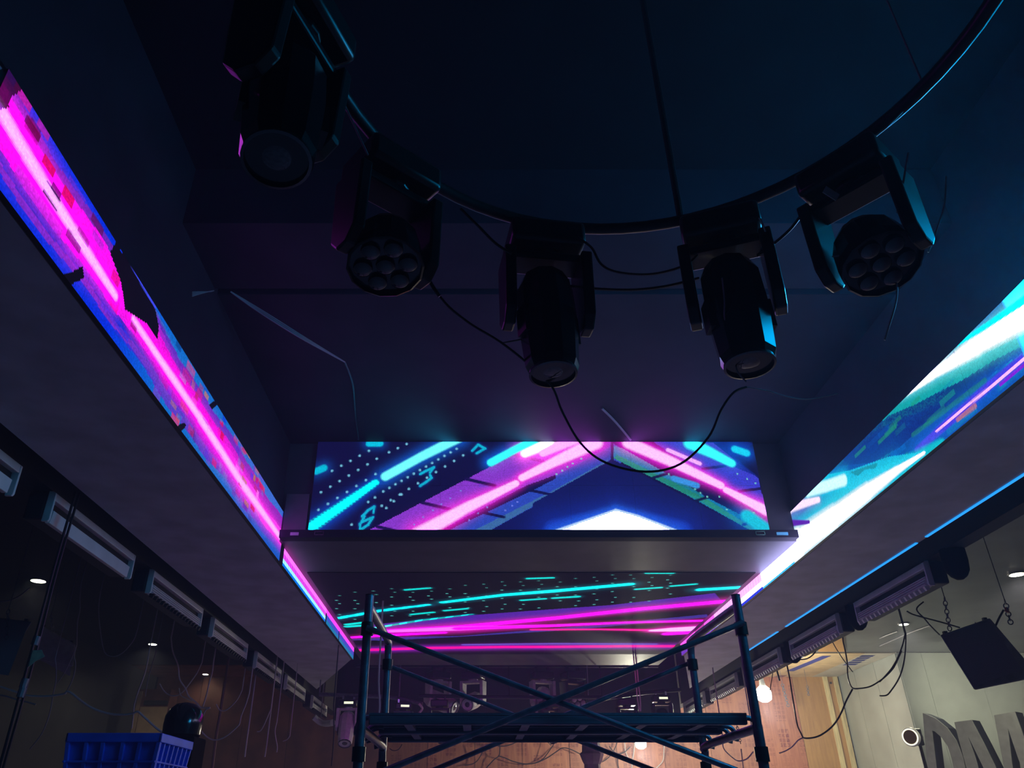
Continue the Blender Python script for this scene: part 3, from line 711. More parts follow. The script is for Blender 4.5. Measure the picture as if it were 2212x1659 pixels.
# ---- cyan light strip along the outer edge of the right soffit
ls = empty('led_strip', (3.98, 8, ZS)); tag(ls, 'thin cyan light strip along the right soffit edge', 'light strip')
ye = [1.0, 4.2, 6.55, 6.62, 9.55, 9.95, 11.4]
for a, b in ((1.0, 4.2), (4.22, 6.55), (6.72, 8.4), (8.42, 10.1), (10.4, 11.75)):
    MB().box2((3.948, a, ZS - .008), (3.972, b, ZS - .001)).build('strip_length', STRIPON, ls)
# ------------------------------------------------------------------ air conditioners hung along both soffits
def make_ac(louvred, fins, fm=None):
    r = empty('air_conditioner', (0, 0, 0))
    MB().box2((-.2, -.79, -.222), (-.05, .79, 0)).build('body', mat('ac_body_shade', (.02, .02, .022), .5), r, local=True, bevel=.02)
    up = MB().prism([(-.05, -.775, -.002), (0, -.775, -.012), (.004, -.775, -.072), (-.05, -.775, -.072)], (0, 1.55, 0)).build('top_panel', ACWHITE, r, local=True, bevel=.006)
    MB().box2((-.055, -.765, -.14), (-.045, .765, -.07)).build('outlet', ACBLACK, r, local=True)
    lo = MB().prism([(-.05, -.735, -.138), (-.004, -.735, -.138), (-.012, -.735, -.236), (-.05, -.735, -.236)], (0, 1.47, 0)).build('lower_panel', ACWHITE, r, local=True, bevel=.004)
    for s in (-1, 1):
        pts = [(-.05, s * .79, 0), (-.02, s * .79, -.002), (.006, s * .79, -.018), (.008, s * .79, -.225), (-.002, s * .79, -.24), (-.05, s * .79, -.24)]
        MB().prism(pts, (0, -s * .022, 0)).build('end_frame', ACWHITE, r, local=True, bevel=.004)
    if louvred:
        for z in (-.152, -.172, -.192, -.214):
            MB().box2((-.012, -.73, z - .0035), (.010, .73, z + .0035)).build('louvre', ACWHITE, r, local=True)
    if fins:
        f0 = None
        for k in range(16):
            if f0 is None:
                f0 = MB().prism([(-.02, 0, -.225), (.03, 0, -.235), (.012, 0, -.275), (-.02, 0, -.262)], (0, .03, 0)).build('fin', fm, r, local=True)
                f0.location = (0, -.74, 0)
            else:
                f = f0.copy(); COL.objects.link(f); f.parent = r; f.location = (0, -.74 + k * .0965, 0)
    return r
PROTO = [make_ac(False, False), make_ac(True, True, ACBLACK), make_ac(True, True, ACWHITE)]
lefts = [(4.2, 0), (6.27, 0), (8.33, 1), (10.36, 1), (12.48, 1), (14.52, 1), (16.9, 1)]
names_l = ['white ceiling air conditioner cut off by the left picture edge', 'largest whole white air conditioner on the left, crossed by a hanging cable',
           'third white air conditioner from the left edge, tinted pink', 'fourth white air conditioner from the left edge, above the brown wall',
           'fifth white air conditioner from the left edge', 'sixth white air conditioner from the left edge', 'farthest dim air conditioner of the left row']
used = set()
def place_ac(v, x, y, flip, label, grp):
    p = PROTO[v]
    if v in used: o = copy_tree(p)
    else: o = p; used.add(v)
    o.location = (x, y, ZS); o.rotation_euler = (0, 0, math.pi if flip else 0)
    return tag(o, label, 'air conditioner', grp)
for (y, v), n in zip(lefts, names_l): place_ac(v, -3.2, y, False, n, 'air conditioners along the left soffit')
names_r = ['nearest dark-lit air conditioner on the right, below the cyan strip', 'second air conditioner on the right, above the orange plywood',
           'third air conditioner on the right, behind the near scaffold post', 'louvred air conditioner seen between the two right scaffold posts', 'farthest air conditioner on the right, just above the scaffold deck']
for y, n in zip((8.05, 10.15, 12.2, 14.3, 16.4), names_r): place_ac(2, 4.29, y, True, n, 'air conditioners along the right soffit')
# insulated pipe ends between the right-hand units
for y, n in ((9.1, 'black wrapped pipe bundle between the first two right air conditioners'), (11.18, 'black wrapped pipe bundle hanging above the blue printed board'), (13.25, 'black wrapped pipe bundle beside the near scaffold post'), (6.98, 'black pipe box at the near end of the right air conditioners')):
    o = MB().lathe((4.42, y, ZS + .02), (0, .02, -1), [(0, .11), (.12, .11), (.2, .10), (.25, .07), (.28, .03)], n=12).build('pipe_bundle', RECESS, smooth=True)
    tag(o, n, 'pipe bundle', 'black pipe bundles between the right air conditioners')

# ------------------------------------------------------------------ ring truss with five moving heads
RC = Vector((.47, 1.29, EYE + 1.95)); RR = .94
rt = empty('ring_truss', RC)
tag(rt, 'black steel lighting ring hanging below the dark ceiling', 'lighting ring')
MB().tube([RC + Vector((math.cos(t * math.pi / 36), math.sin(t * math.pi / 36), 0)) * RR for t in range(72)], .0215, 10, closed=True).build('ring', BLACKMETAL, rt, smooth=True)
for ang in (72, 192, 312):
    q = RC + Vector((math.cos(math.radians(ang)), math.sin(math.radians(ang)), 0)) * RR
    MB().cyl(q, (q.x, q.y, ZC + .48), .0135, n=8).build('hanger', BLACKMETAL, rt, smooth=True)

def frame_for(axis, up=Vector((0, 0, 1))):
    z = axis.normalized(); x = up.cross(z)
    if x.length < 1e-4: x = Vector((1, 0, 0))
    x.normalize(); return x, z.cross(x), z
def moving_head(top, pan, aim, kind, shell, label, group, s=1.0, display=False, scale_head=1.0, cat='stage light'):
    """top: clamp point on the pipe; pan: yoke turn in degrees; aim: direction the lens looks (room axes)"""
    r = empty('moving_head', top)
    tag(r, label, cat, group)
    R = Matrix.Rotation(math.radians(pan), 3, 'Z')
    W = lambda p: top + (R @ Vector(p)) * s
    b = MB().box(W((0, 0, -.12)), (.30 * s, .23 * s, .11 * s), R).build('base', shell if shell is not GREYHEAD else BLACK, r, bevel=.02 * s, smooth=True)
    for sx in (-.09, .09):
        MB().box(W((sx, 0, -.035)), (.03 * s, .05 * s, .07 * s), R).build('clamp', CHROME if display else BLACKMETAL, b)
    if display:
        MB().box(W((.02, -.117, -.12)), (.15 * s, .006 * s, .035 * s), R).build('display', DISPLAY, b)
    hz = -.46
    yk = MB()
    yk.cyl(W((0, 0, -.17)), W((0, 0, -.2)), .07 * s, n=14)
    yk.box(W((0, 0, -.21)), (.34 * s, .12 * s, .035 * s), R)
    yk.build('yoke', shell, r, bevel=.008 * s)
    for sx in (-1, 1):
        pts = [W((sx * .175, -.09, -.195)), W((sx * .175, .09, -.195)), W((sx * .175, .075, hz - .02)), W((sx * .175, .03, hz - .07)), W((sx * .175, -.03, hz - .07)), W((sx * .175, -.075, hz - .02))]
        MB().prism(pts, (R @ Vector((-sx * .045, 0, 0))) * s).build('yoke_arm', shell, r, bevel=.008 * s)
    c = W((0, 0, hz)); a = Vector(aim).normalized(); hs = s * scale_head
    if kind == 'beam':
        prof = [(-.19, .05), (-.175, .085), (-.12, .108), (.02, .112), (.10, .108), (.235, .098), (.262, .088)]
        h = MB().lathe(c, a, [(t * hs, q * hs) for t, q in prof], n=10).build('head', GLOSSBLACK if shell is not GREYHEAD else GREYHEAD, r)
        MB().lathe(c, a, [(.258 * hs, .086 * hs), (.272 * hs, .088 * hs), (.274 * hs, .080 * hs), (.258 * hs, .078 * hs)], n=28, caps=False).build('front_ring', mat('dark_ring', (.12, .12, .13), .25, metal=.9), h, smooth=True)
        MB().lathe(c, a, [(.245 * hs, .079 * hs), (.259 * hs, .06 * hs), (.264 * hs, .02 * hs)], n=24).build('lens', LENS, h, smooth=True)
        x, y, z = frame_for(a)
        for k in (0, 1):
            MB().box(c + (x * (1 - 2 * k)) * .108 * hs + z * .06 * hs, (.02 * hs, .06 * hs, .12 * hs), Matrix((x, y, z)).transposed()).build('vent', BLACK, h)
    else:
        prof = [(-.13, .05), (-.12, .09), (-.06, .125), (.05, .142), (.10, .146), (.105, .138), (.085, .134)]
        h = MB().lathe(c, a, [(t * hs, q * hs) for t, q in prof], n=14).build('head', GLOSSBLACK if shell is not GREYHEAD else GREYHEAD, r)
        x, y, z = frame_for(a)
        for k in range(7):
            o = Vector((0, 0, 0)) if k == 6 else (x * math.cos(k * math.pi / 3 + .3) + y * math.sin(k * math.pi / 3 + .3)) * .085
            p = c + o * hs
            MB().lathe(p, a, [(.085 * hs, .037 * hs), (.1 * hs, .035 * hs), (.108 * hs, .024 * hs), (.111 * hs, .008 * hs)], n=16).build('lens', LENS if group.startswith('moving heads on the ring') else mat('pink_lens', (.5, .3, .5), .15, spec=.8), h, smooth=True)
    return r
def ring_pt(x): return Vector((x, RC.y + math.sqrt(max(0, RR * RR - (x - RC.x) ** 2)), RC.z))
GR = 'moving heads on the ring truss'
q = ring_pt(.245); moving_head(q, 8, (.03, -.06, -1), 'beam', BLACK, 'long black moving head hanging straight down left of the ring hanger', GR, .9, scale_head=1.02)
q = ring_pt(.88); moving_head(q, -20, (.0, -.06, -1), 'beam', BLACK, 'black moving head with a cyan edge glint right of the ring hanger', GR, .9, scale_head=1.04)
q = ring_pt(-.28); moving_head(q, 40, (.05, -.22, -1), 'wash', BLACK, 'black seven-lens wash light on the left of the ring', GR, .9, scale_head=.9)
q = ring_pt(1.22); moving_head(q, -50, (.0, -.35, -1), 'wash', BLACK, 'black seven-lens wash light at the right near the teal glow', GR, .9, scale_head=.9)
moving_head(RC + Vector((-RR, 0, 0)), 70, (.08, -.16, -1), 'beam', BLACK, 'black moving head with a magenta side reflection at the upper left', GR, .9, scale_head=1.0)
# small white sticker plates on the right wash light's neighbour
o = MB().box(P(1795, 418, 2.45), (.05, .004, .025), Euler((.4, .5, .3)).to_matrix()).build('rating_plate', mat('plate_white', (.6, .6, .62), .5)); tag(o, 'tiny white rating plate beside the right end of the ring', 'label plate')

# ------------------------------------------------------------------ stage lights at the far end
GS = 'stage lights at the far end'
def pipe(name, pts, r, m, label, cat='pipe', drops=()):
    o = MB().tube(smoothpts(pts, 6), r, 10).build(name, m, smooth=True)
    for p in drops: MB().cyl(p, (p[0], p[1], ZC - .004), .012, n=6).build('drop_rod', m, o)
    return tag(o, label, cat)
pipe('lighting_pipe', [P(690, 1500, 13.4), P(780, 1503, 13.3), P(850, 1507, 13.2), P(912, 1521, 13.0)], .034, STEEL, 'grey steel lighting pipe behind the left scaffold posts', drops=(P(690, 1500, 13.4), P(862, 1509, 13.15)))
pipe('lighting_pipe', [P(1290, 1512, 13.2), P(1380, 1498, 13.4), P(1470, 1490, 13.6)], .034, BLACKMETAL, 'dark lighting pipe behind the right scaffold brace', drops=(P(1380, 1498, 13.4), P(1470, 1490, 13.6)))
pipe('lighting_pipe', [Vector((-2.2, 14.71, EYE + 2.50)), Vector((3.3, 14.71, EYE + 2.50))], .03, BLACKMETAL, 'black lighting bar just behind the ceiling box', drops=((-2.1, 14.71, EYE + 2.5), (3.2, 14.71, EYE + 2.5)))
moving_head(P(754, 1503, 13.32), 0, (.05, -.6, -1), 'beam', GREYHEAD, 'grey moving head with lit display behind the left scaffold post', GS, 1.05, display=True, scale_head=1.2)
moving_head(P(872, 1511, 13.14), 10, (.6, -.4, -.4), 'beam', BLACK, 'black stage light with lit display right of the rear scaffold post', GS, .95, display=True)
moving_head(P(948, 1441, 14.0), 30, (.8, -.4, -.35), 'beam', GREYHEAD, 'pale grey moving head turned sideways, left of the far row', GS, 1.25, scale_head=1.1)
moving_head(P(1022, 1441, 14.0), -20, (-.3, -.9, -.3), 'beam', GREYHEAD, 'pale grey moving head second from left in the far row', GS, 1.25)
moving_head(P(1170, 1441, 14.0), 15, (-.1, -.4, -1), 'beam', GREYHEAD, 'purple-lit moving head third from left in the far row', GS, 1.25)
moving_head(P(1236, 1441, 14.0), 25, (.35, -.75, -.35), 'wash', BLACK, 'far wash light with a bright honeycomb of lenses', GS, 1.3)
moving_head(P(1426, 1494, 13.5), 0, (0, -.4, -1), 'beam', BLACK, 'black stage light with a round lit dial near the right soffit end', GS, 1.0, display=True)
moving_head(P(1352, 1502, 13.35), 0, (0, -.3, -1), 'beam', BLACK, 'black stage light hidden behind the crossing braces', GS, 1.0)
moving_head(P(950, 1504, 13.2), 0, (.3, -.2, -1), 'beam', BLACK, 'dark stage light hanging right behind the scaffold deck', GS, 1.0)
moving_head(P(1185, 1506, 13.4), 15, (.3, -.2, -1), 'beam', BLACK, 'dark stage light above the purple wrapped column', GS, 1.0)
pipe('lighting_pipe', [P(905, 1503, 13.2), P(1100, 1506, 13.3), P(1300, 1506, 13.3)], .03, BLACKMETAL, 'dark lighting pipe across the middle behind the scaffold', drops=(P(1100, 1506, 13.3), P(1300, 1506, 13.3)))
# wrapped column under the deck
o = MB().lathe(Vector((P(1277, 1620, 15).x, P(1277, 1620, 15).y, 0)), (0, 0, 1), [(0, .16), (2.5, .16), (2.55, .19), (2.68, .24), (2.72, .19), (2.95, .17), (3.05, .12)], n=9).build('wrapped_column', mat('purple_wrap', (.22, .10, .22), .5, var=.3, scale=5))
tag(o, 'purple-lit column wrapped in film under the scaffold deck', 'column')

# ------------------------------------------------------------------ scaffold
sx0, sx1, sy0, sy1 = -.527, 1.273, 3.80, 4.76
zt = EYE + .975; zl = EYE + .39; R0 = .021
scf = empty('scaffold', ((sx0 + sx1) / 2, (sy0 + sy1) / 2, 0))
tag(scf, 'dark steel tube scaffold with crossed braces in the middle', 'scaffold')
for x, side in ((sx0, 1), (sx1, -1)):
    f1 = MB().cyl((x, sy0, zl), (x, sy0, zt), R0, n=14).build('front_post', STEEL, scf, smooth=True)
    MB().cyl((x, sy0, 0), (x, sy0, zl), R0 * 1.08, n=14).build('lower_post', STEEL, scf, smooth=True)
    MB().cyl((x, sy0, zt), (x, sy0, zt + .004), R0 * 1.05, n=14).build('cap', BLACKMETAL, f1)
    bend = [(x, sy1, zl - .02), (x, sy1, zt - .10), (x, sy1 - .02, zt - .055), (x, sy1 - .07, zt - .03), (x, sy0 + .06, zt - .05), (x, sy0, zt - .055)]
    MB().tube([bend[0], bend[1]] + smoothpts(bend[1:5], 4) + [bend[5]], R0, 12).build('rear_post', STEEL, scf, smooth=True)
    low = [(x, sy1, 0), (x, sy1, zl - .09), (x, sy1 - .02, zl - .04), (x, sy1 - .07, zl - .012), (x, sy0 + .05, zl - .012), (x, sy0, zl - .012)]
    MB().tube([low[0], low[1]] + smoothpts(low[1:5], 4) + [low[5]], R0, 12).build('lower_frame', STEEL, scf, smooth=True)
    MB().tube([(x, sy0, zl - .45), (x, sy1, zl - .45)], R0 * .8, 10).build('rung', STEEL, scf, smooth=True)
    for (yy, zz) in ((sy0, zt - .16), (sy1, zt - .16), (sy0, zl - .12), (sy1, zl - .12)):
        MB().cyl((x, yy, zz - .03), (x, yy, zz + .03), R0 * 1.45, n=12).build('collar', BLACKMETAL, scf, smooth=True)
def brace(a, b, nm='cross_brace'):
    return MB().tube([a, (Vector(a) + Vector(b)) / 2, b], .0135, 10).build(nm, STEEL, scf, smooth=True)
zb = EYE + .155
brace((sx0, sy0 - .03, zt - .16), (sx1, sy0 - .03, zb)); brace((sx1, sy0 - .045, zt - .14), (sx0, sy0 - .045, zb))
brace((sx0, sy1 + .03, zt - .16), (sx1, sy1 + .03, zb)); brace((sx1, sy1 + .045, zt - .14), (sx0, sy1 + .045, zb))
for k, (ya, yb, nm) in enumerate(((sy0 + .03, sy0 + .48, 'nearer steel deck plank hooked across the scaffold'), (sy0 + .485, sy1 - .03, 'rear steel deck plank hooked across the scaffold'))):
    pl = empty('scaffold_plank', ((sx0 + sx1) / 2, (ya + yb) / 2, zl + .02)); tag(pl, nm, 'plank', 'scaffold deck planks')
    MB().box2((sx0 + .03, ya, zl + .045), (sx1 - .03, yb, zl + .055)).build('deck_sheet', PLANK, pl)
    for yy in (ya, yb - .03):
        MB().box2((sx0 + .03, yy, zl + .005), (sx1 - .03, yy + .03, zl + .045)).build('edge_rail', PLANK, pl, bevel=.006)
    for kk in range(4):
        yy = ya + (yb - ya) * (kk + 1) / 5
        MB().box2((sx0 + .06, yy - .006, zl + .03), (sx1 - .06, yy + .006, zl + .045)).build('rib', PLANK, pl)
    for kk in range(6):
        xx = sx0 + .2 + kk * (sx1 - sx0 - .4) / 5
        MB().box2((xx - .02, ya + .03, zl + .018), (xx + .02, yb - .03, zl + .045)).build('cross_rib', PLANK, pl)
    for x, sg in ((sx0, 1), (sx1, -1)):
        for yy in (ya + .05, yb - .05):
            hk = [(x + sg * .06, yy, zl + .035), (x + sg * .02, yy, zl + .04), (x - sg * .012, yy, zl + .03), (x - sg * .03, yy, zl - .005), (x - sg * .026, yy, zl - .03)]
            MB().tube(smoothpts(hk, 3), .012, 8).build('hook', STEEL, pl, smooth=True)

# ------------------------------------------------------------------ blue crate on its stand, left foreground
cc0 = on_z(350, 1583, EYE + .474)
cw, cd, ch = .57, .60, .34
ca = empty('plastic_crate', (cc0.x - cw / 2, cc0.y + cd / 2, cc0.z - ch)); tag(ca, 'blue ribbed plastic crate at the lower left', 'crate')
cx, cy, cz = ca.location
def shell_box(w, d, w2, d2, z0, z1, t):
    m = MB()
    def ring(ww, dd, z): return [Vector((cx + sx * ww / 2, cy + sy * dd / 2, z)) for sx, sy in ((-1, -1), (1, -1), (1, 1), (-1, 1))]
    a, b, c_, d_ = ring(w, d, z0), ring(w2, d2, z1), ring(w2 - 2 * t, d2 - 2 * t, z1), ring(w - 2 * t, d - 2 * t, z0 + t)
    vs = a + b + c_ + d_; fs = [(0, 1, 2, 3), (12, 13, 14, 15)]
    for o in (0, 4, 8): fs += [(o + k, o + (k + 1) % 4, o + 4 + (k + 1) % 4, o + 4 + k) for k in range(4)]
    return m.add(vs, fs)
shell_box(cw - .09, cd - .09, cw - .035, cd - .035, cz, cz + ch, .012).build('body', BLUEPL, ca, bevel=.006)
rm = MB()
for zz, hh, gr in ((cz + ch - .05, .05, 0.0), (cz + ch - .16, .012, -.012)):
    e = gr
    for (x0, y0, x1, y1) in ((-cw / 2 - e, -cd / 2 - e, cw / 2 + e, -cd / 2 - e + .014), (-cw / 2 - e, cd / 2 + e - .014, cw / 2 + e, cd / 2 + e), (-cw / 2 - e, -cd / 2, -cw / 2 - e + .014, cd / 2), (cw / 2 + e - .014, -cd / 2, cw / 2 + e, cd / 2)):
        rm.box2((cx + x0, cy + y0, zz), (cx + x1, cy + y1, zz + hh))
rm.build('rim', BLUEPL, ca, bevel=.004)
for kx in (-.27, -.16, -.06, .06, .16, .27):
    MB().prism([(cx + kx - .012, cy - cd / 2 + .004, cz + ch - .05), (cx + kx + .012, cy - cd / 2 + .004, cz + ch - .05), (cx + kx * .9 + .012, cy - cd / 2 + .035, cz), (cx + kx * .9 - .012, cy - cd / 2 + .035, cz)], (0, .03, 0)).build('rib', BLUEPL, ca, bevel=.003)
for ky in (-.28, -.2, -.12, -.04, .04, .12, .2, .28):
    MB().prism([(cx + cw / 2 - .004, cy + ky - .01, cz + ch - .05), (cx + cw / 2 - .004, cy + ky + .01, cz + ch - .05), (cx + cw / 2 - .035, cy + ky * .9 + .01, cz), (cx + cw / 2 - .035, cy + ky * .9 - .01, cz)], (-.03, 0, 0)).build('rib', BLUEPL, ca, bevel=.003)
st = empty('flight_case', (cx, cy, 0)); tag(st, 'black flight case tower under the blue crate', 'flight case')
MB().box2((cx - .3, cy - .32, .1), (cx + .3, cy + .32, cz)).build('body', BLACK, st, bevel=.015)
for sx_ in (-1, 1):
    for sy_ in (-1, 1):
        MB().cyl((cx + sx_ * .24, cy + sy_ * .25, 0), (cx + sx_ * .24, cy + sy_ * .25, .1), .04, n=12).build('castor', BLACKMETAL, st)
dm = P(398, 1553, 6.3)
fc = empty('flight_case', (dm.x, dm.y, 0)); tag(fc, 'black flight case tower hidden behind the blue crate', 'flight case')
MB().box2((dm.x - .16, dm.y - .16, .1), (dm.x + .16, dm.y + .16, dm.z - .14)).build('body', RECESS, fc, bevel=.015)
for sx_ in (-1, 1):
    for sy_ in (-1, 1):
        MB().cyl((dm.x + sx_ * .12, dm.y + sy_ * .12, 0), (dm.x + sx_ * .12, dm.y + sy_ * .12, .1), .035, n=12).build('castor', BLACKMETAL, fc)
o = MB().lathe((dm.x, dm.y, dm.z - .14), (0, 0, 1), [(0, .13), (.02, .15), (.09, .155), (.16, .15), (.21, .125), (.25, .08), (.265, .02)], n=24).build('dome_light', GLOSSBLACK, smooth=True)
tag(o, 'black round-topped dome light behind the blue crate', 'dome light')

# ------------------------------------------------------------------ left aisle: column, loudspeakers, cable bundle
c0 = P(322, 1560, 17.7)
col_ = empty('column', (c0.x, c0.y, 0)); tag(col_, 'beige boarded column behind the blue crate', 'column')
MB().box2((c0.x - .37, c0.y, 0), (c0.x + .37, c0.y + .5, EYE + 2.75)).build('post', PLYD, col_)
MB().box2((c0.x - .26, c0.y - .03, 1.5), (c0.x + .37, c0.y, EYE + 2.36)).build('board', BEIGE, col_, bevel=.006)
MB().box2((c0.x - .2, c0.y - .05, EYE + 2.40), (c0.x + .36, c0.y, EYE + 2.50)).build('broken_edge', DARKWALL, col_, bevel=.02)
MB().box2((c0.x - .37, c0.y - .02, 1.5), (c0.x - .28, c0.y, EYE + 2.7)).build('trim_board', BEIGE, col_)
def speaker(quad, depth, label, mid=None):
    q = [P(*p) for p in quad]
    ctr = sum(q, Vector()) / len(q)
    r = empty('loudspeaker', ctr); tag(r, label, 'loudspeaker')
    n = (q[1] - q[0]).cross(q[-1] - q[0]).normalized()
    if n.dot(ctr - Vector((0, 0, EYE))) < 0: n = -n
    pl = list(q)
    n = (ctr - Vector((0, 0, EYE))).normalized()
    MB().prism(pl, n * depth).build('cabinet', mat('speaker_cabinet', (.30, .32, .38), .55, var=.15, scale=10, bump=.1, bscale=60), r, bevel=.015)
    e = (q[-1] - q[0]); a = (q[1] - q[0])
    MB().prism([q[0] + e * .05 + a * .05, q[0] + a * .95 + e * .05, q[0] + a * .95 + e * .95, q[0] + a * .05 + e * .95], -n * .012).build('grille', mat('speaker_grille', (.28, .30, .36), .5, bump=.3, bscale=150), r)
    for t in (.1, .9):
        MB().box(q[0] + a * t + n * .1, (.04, .04, .05)).build('eyelet', BLACKMETAL, r)
    return r
speaker([(2030, 1372, 8.8), (2138, 1335, 9.0), (2246, 1462, 8.75), (2105, 1491, 8.4)], .38, 'dark hanging loudspeaker at the right edge')
speaker([(-40, 1330, 9.0), (69, 1343, 8.8), (-6, 1468, 8.6), (-90, 1450, 8.7)], .3, 'dark olive loudspeaker at the left picture edge')
speaker([(88, 1350, 11.0), (163, 1392, 11.2), (158, 1440, 11.0), (78, 1425, 10.8)], .3, 'dark loudspeaker hanging left of the second downlight')
def chain(a, b, label, n=6, r=.02, top=None):
    m = MB(); a = Vector(a); b = Vector(b); d = (b - a) / n; x, y, z = basis(d)
    for k in range(n):
        c = a + d * (k + .5); s1 = x if k % 2 else y; L = d.length * .62
        m.tube([c + z * L * math.cos(t * math.pi / 5) + s1 * r * math.sin(t * math.pi / 5) for t in range(10)], r * .28, 5, closed=True)
    if top: m.tube([a, (a.x, a.y, top)], .005, 5)
    o = m.build('chain', STEEL, smooth=True); return tag(o, label, 'chain')
chain(P(2040, 1290, 8.95), P(2052, 1362, 8.95), 'steel chain holding the right loudspeaker by its left corner', 8, .022, top=ZC)
chain(P(2170, 1296, 9.0), P(2184, 1348, 9.0), 'tangled steel chain above the right loudspeaker', 6, .026, top=ZC)
chain(P(18, 1318, 8.9), P(14, 1380, 8.7), 'steel chain over the left edge loudspeaker', 7, .02, top=ZC)
o = MB().box(P(2175, 1318, 8.98), (.05, .01, .05), Euler((0, .3, .2)).to_matrix()).build('orange_tag', mat('orange_tag', (.6, .14, .08), .6)); tag(o, 'small orange tag on the right chain', 'tag')
chain(P(110, 1330, 11.1), P(115, 1368, 11.1), 'faint steel chain over the loudspeaker left of the second downlight', 6, .02, top=ZC)
cb = empty('cable_bundle', (-3.1, 5.57, ZS - 1.2)); tag(cb, 'taped black cable bundle hanging in front of the air conditioner', 'cable bundle')
for dx, dy in ((0, 0), (.028, .01), (.012, -.02)):
    MB().tube(smoothpts([(-3.1 + dx, 5.57 + dy, ZS + .02), (-3.1 + dx * .6, 5.57 + dy, ZS - .6), (-3.1 + dx, 5.57 + dy, ZS - 1.3), (-3.1 + dx * .5, 5.57, ZS - 2.6)], 5), .0095, 7).build('cable', WIREB, cb, smooth=True)
pp = P(70, 1425, 5.25)
MB().prism([Vector((-3.1, 5.55, pp.z + .07)), Vector((-3.02, 5.55, pp.z + .075)), Vector((-2.985, 5.55, pp.z + .03)), Vector((-3.04, 5.55, pp.z - .0)), Vector((-3.1, 5.55, pp.z - .06))], (0, -.003, 0)).build('paper_flap', PAPER, cb)
for z in (pp.z + .14, pp.z - .14, pp.z - .2):
    MB().cyl((-3.09, 5.565, z - .03), (-3.085, 5.565, z + .03), .024, n=9).build('tape', WIREG, cb)

# ------------------------------------------------------------------ lamps
def downlight(u, v, label, watts, grp, z=ZC, col=(1, .96, .72), r=.085):
    p = on_z(u, v, z - .012)
    e = empty('downlight', (p.x, p.y, z - .012)); tag(e, label, 'downlight', grp)
    MB().lathe((p.x, p.y, z - .024), (0, 0, 1), [(0, r + .025), (.02, r + .025)], n=24).build('trim_ring', CHROME, e, smooth=True)
    MB().lathe((p.x, p.y, z - .028), (0, 0, 1), [(0, r * .9), (.003, r), (.012, r)], n=24).build('diffuser', LAMPON, e, smooth=True)
    l = bpy.data.lights.new('downlight_beam', 'SPOT'); l.energy = watts; l.color = col; l.spot_size = math.radians(150); l.spot_blend = .6; l.shadow_soft_size = .08
    lo = bpy.data.objects.new('downlight_beam', l); COL.objects.link(lo); lo.parent = e; lo.location = (0, 0, -.04)
    return e
downlight(83, 1254, 'round downlight at the far left beside the hanging cable', 16, 'downlights of the left aisle', r=.11)
downlight(330, 1391, 'middle round downlight of the left aisle, above the beige column', 40, 'downlights of the left aisle')
downlight(444, 1456, 'small far downlight against the brown wall', 6, 'downlights of the left aisle', r=.07)
downlight(2197, 1240, 'round downlight at the right picture edge', 200, 'downlights of the right aisle', r=.11)
downlight(1952, 1348, 'round downlight left of the right loudspeaker', 260, 'downlights of the right aisle')
def bulb(p, r, h, label, watts):
    e = empty('bulb_lamp', p); tag(e, label, 'lamp')
    MB().lathe(p, (0, 0, -1), [(-h * .5, r * .45), (-h * .3, r * .9), (0, r), (h * .35, r * .9), (h * .5, r * .4)], n=20).build('bulb', BULBON, e, smooth=True)
    MB().lathe(p, (0, 0, 1), [(h * .5, r * .45), (h * .9, r * .3), (h * 1.1, r * .28)], n=14).build('socket', ACWHITE, e, smooth=True)
    MB().tube([p + Vector((0, 0, h * 1.05)), (p.x, p.y, ZC)], .008, 6).build('flex', WIREW, e)
    l = bpy.data.lights.new('bulb_light', 'POINT'); l.energy = watts; l.color = (1, .97, .80); l.shadow_soft_size = r
    lo = bpy.data.objects.new('bulb_light', l); COL.objects.link(lo); lo.parent = e; lo.location = (0, 0, -h)
bulb(P(1384, 1605, 17.2), .125, .24, 'bright bulb lamp hanging below the scaffold deck', 300)
bulb(P(1650, 1499, 17.6), .17, .34, 'bright bulb lamp behind the right scaffold post', 330)
# ring-faced spotlight beside the sign
sp = P(1966, 1592, 12.6); ax = Vector((-.72, -.62, -.05)).normalized()
e = empty('track_spotlight', sp); tag(e, 'round spotlight with a glowing ring left of the sign letters', 'spotlight')
MB().lathe(sp, -ax, [(0, .135), (.02, .148), (.05, .145)], n=28).build('bezel', ACWHITE, e, smooth=True)
MB().lathe(sp, -ax, [(.05, .085), (.3, .085)], n=20).build('body', BLACK, e, smooth=True)
MB().lathe(sp, ax, [(0, .126), (.006, .126), (.006, .108), (0, .108)], n=32, caps=False).build('glowing_ring', RINGON, e, smooth=True)
MB().lathe(sp, ax, [(0, .107), (.004, .103)], n=28).build('amber_lens', mat('amber_lens', (.36, .27, .10), .3), e)
MB().box(sp - ax * .3, (.12, .12, .26)).build('mount', BLACK, e, bevel=.02)
MB().cyl(sp - ax * .3, (sp.x - ax.x * .3, sp.y - ax.y * .3, 0), .03, n=10).build('stand_pole', BLACK, e)

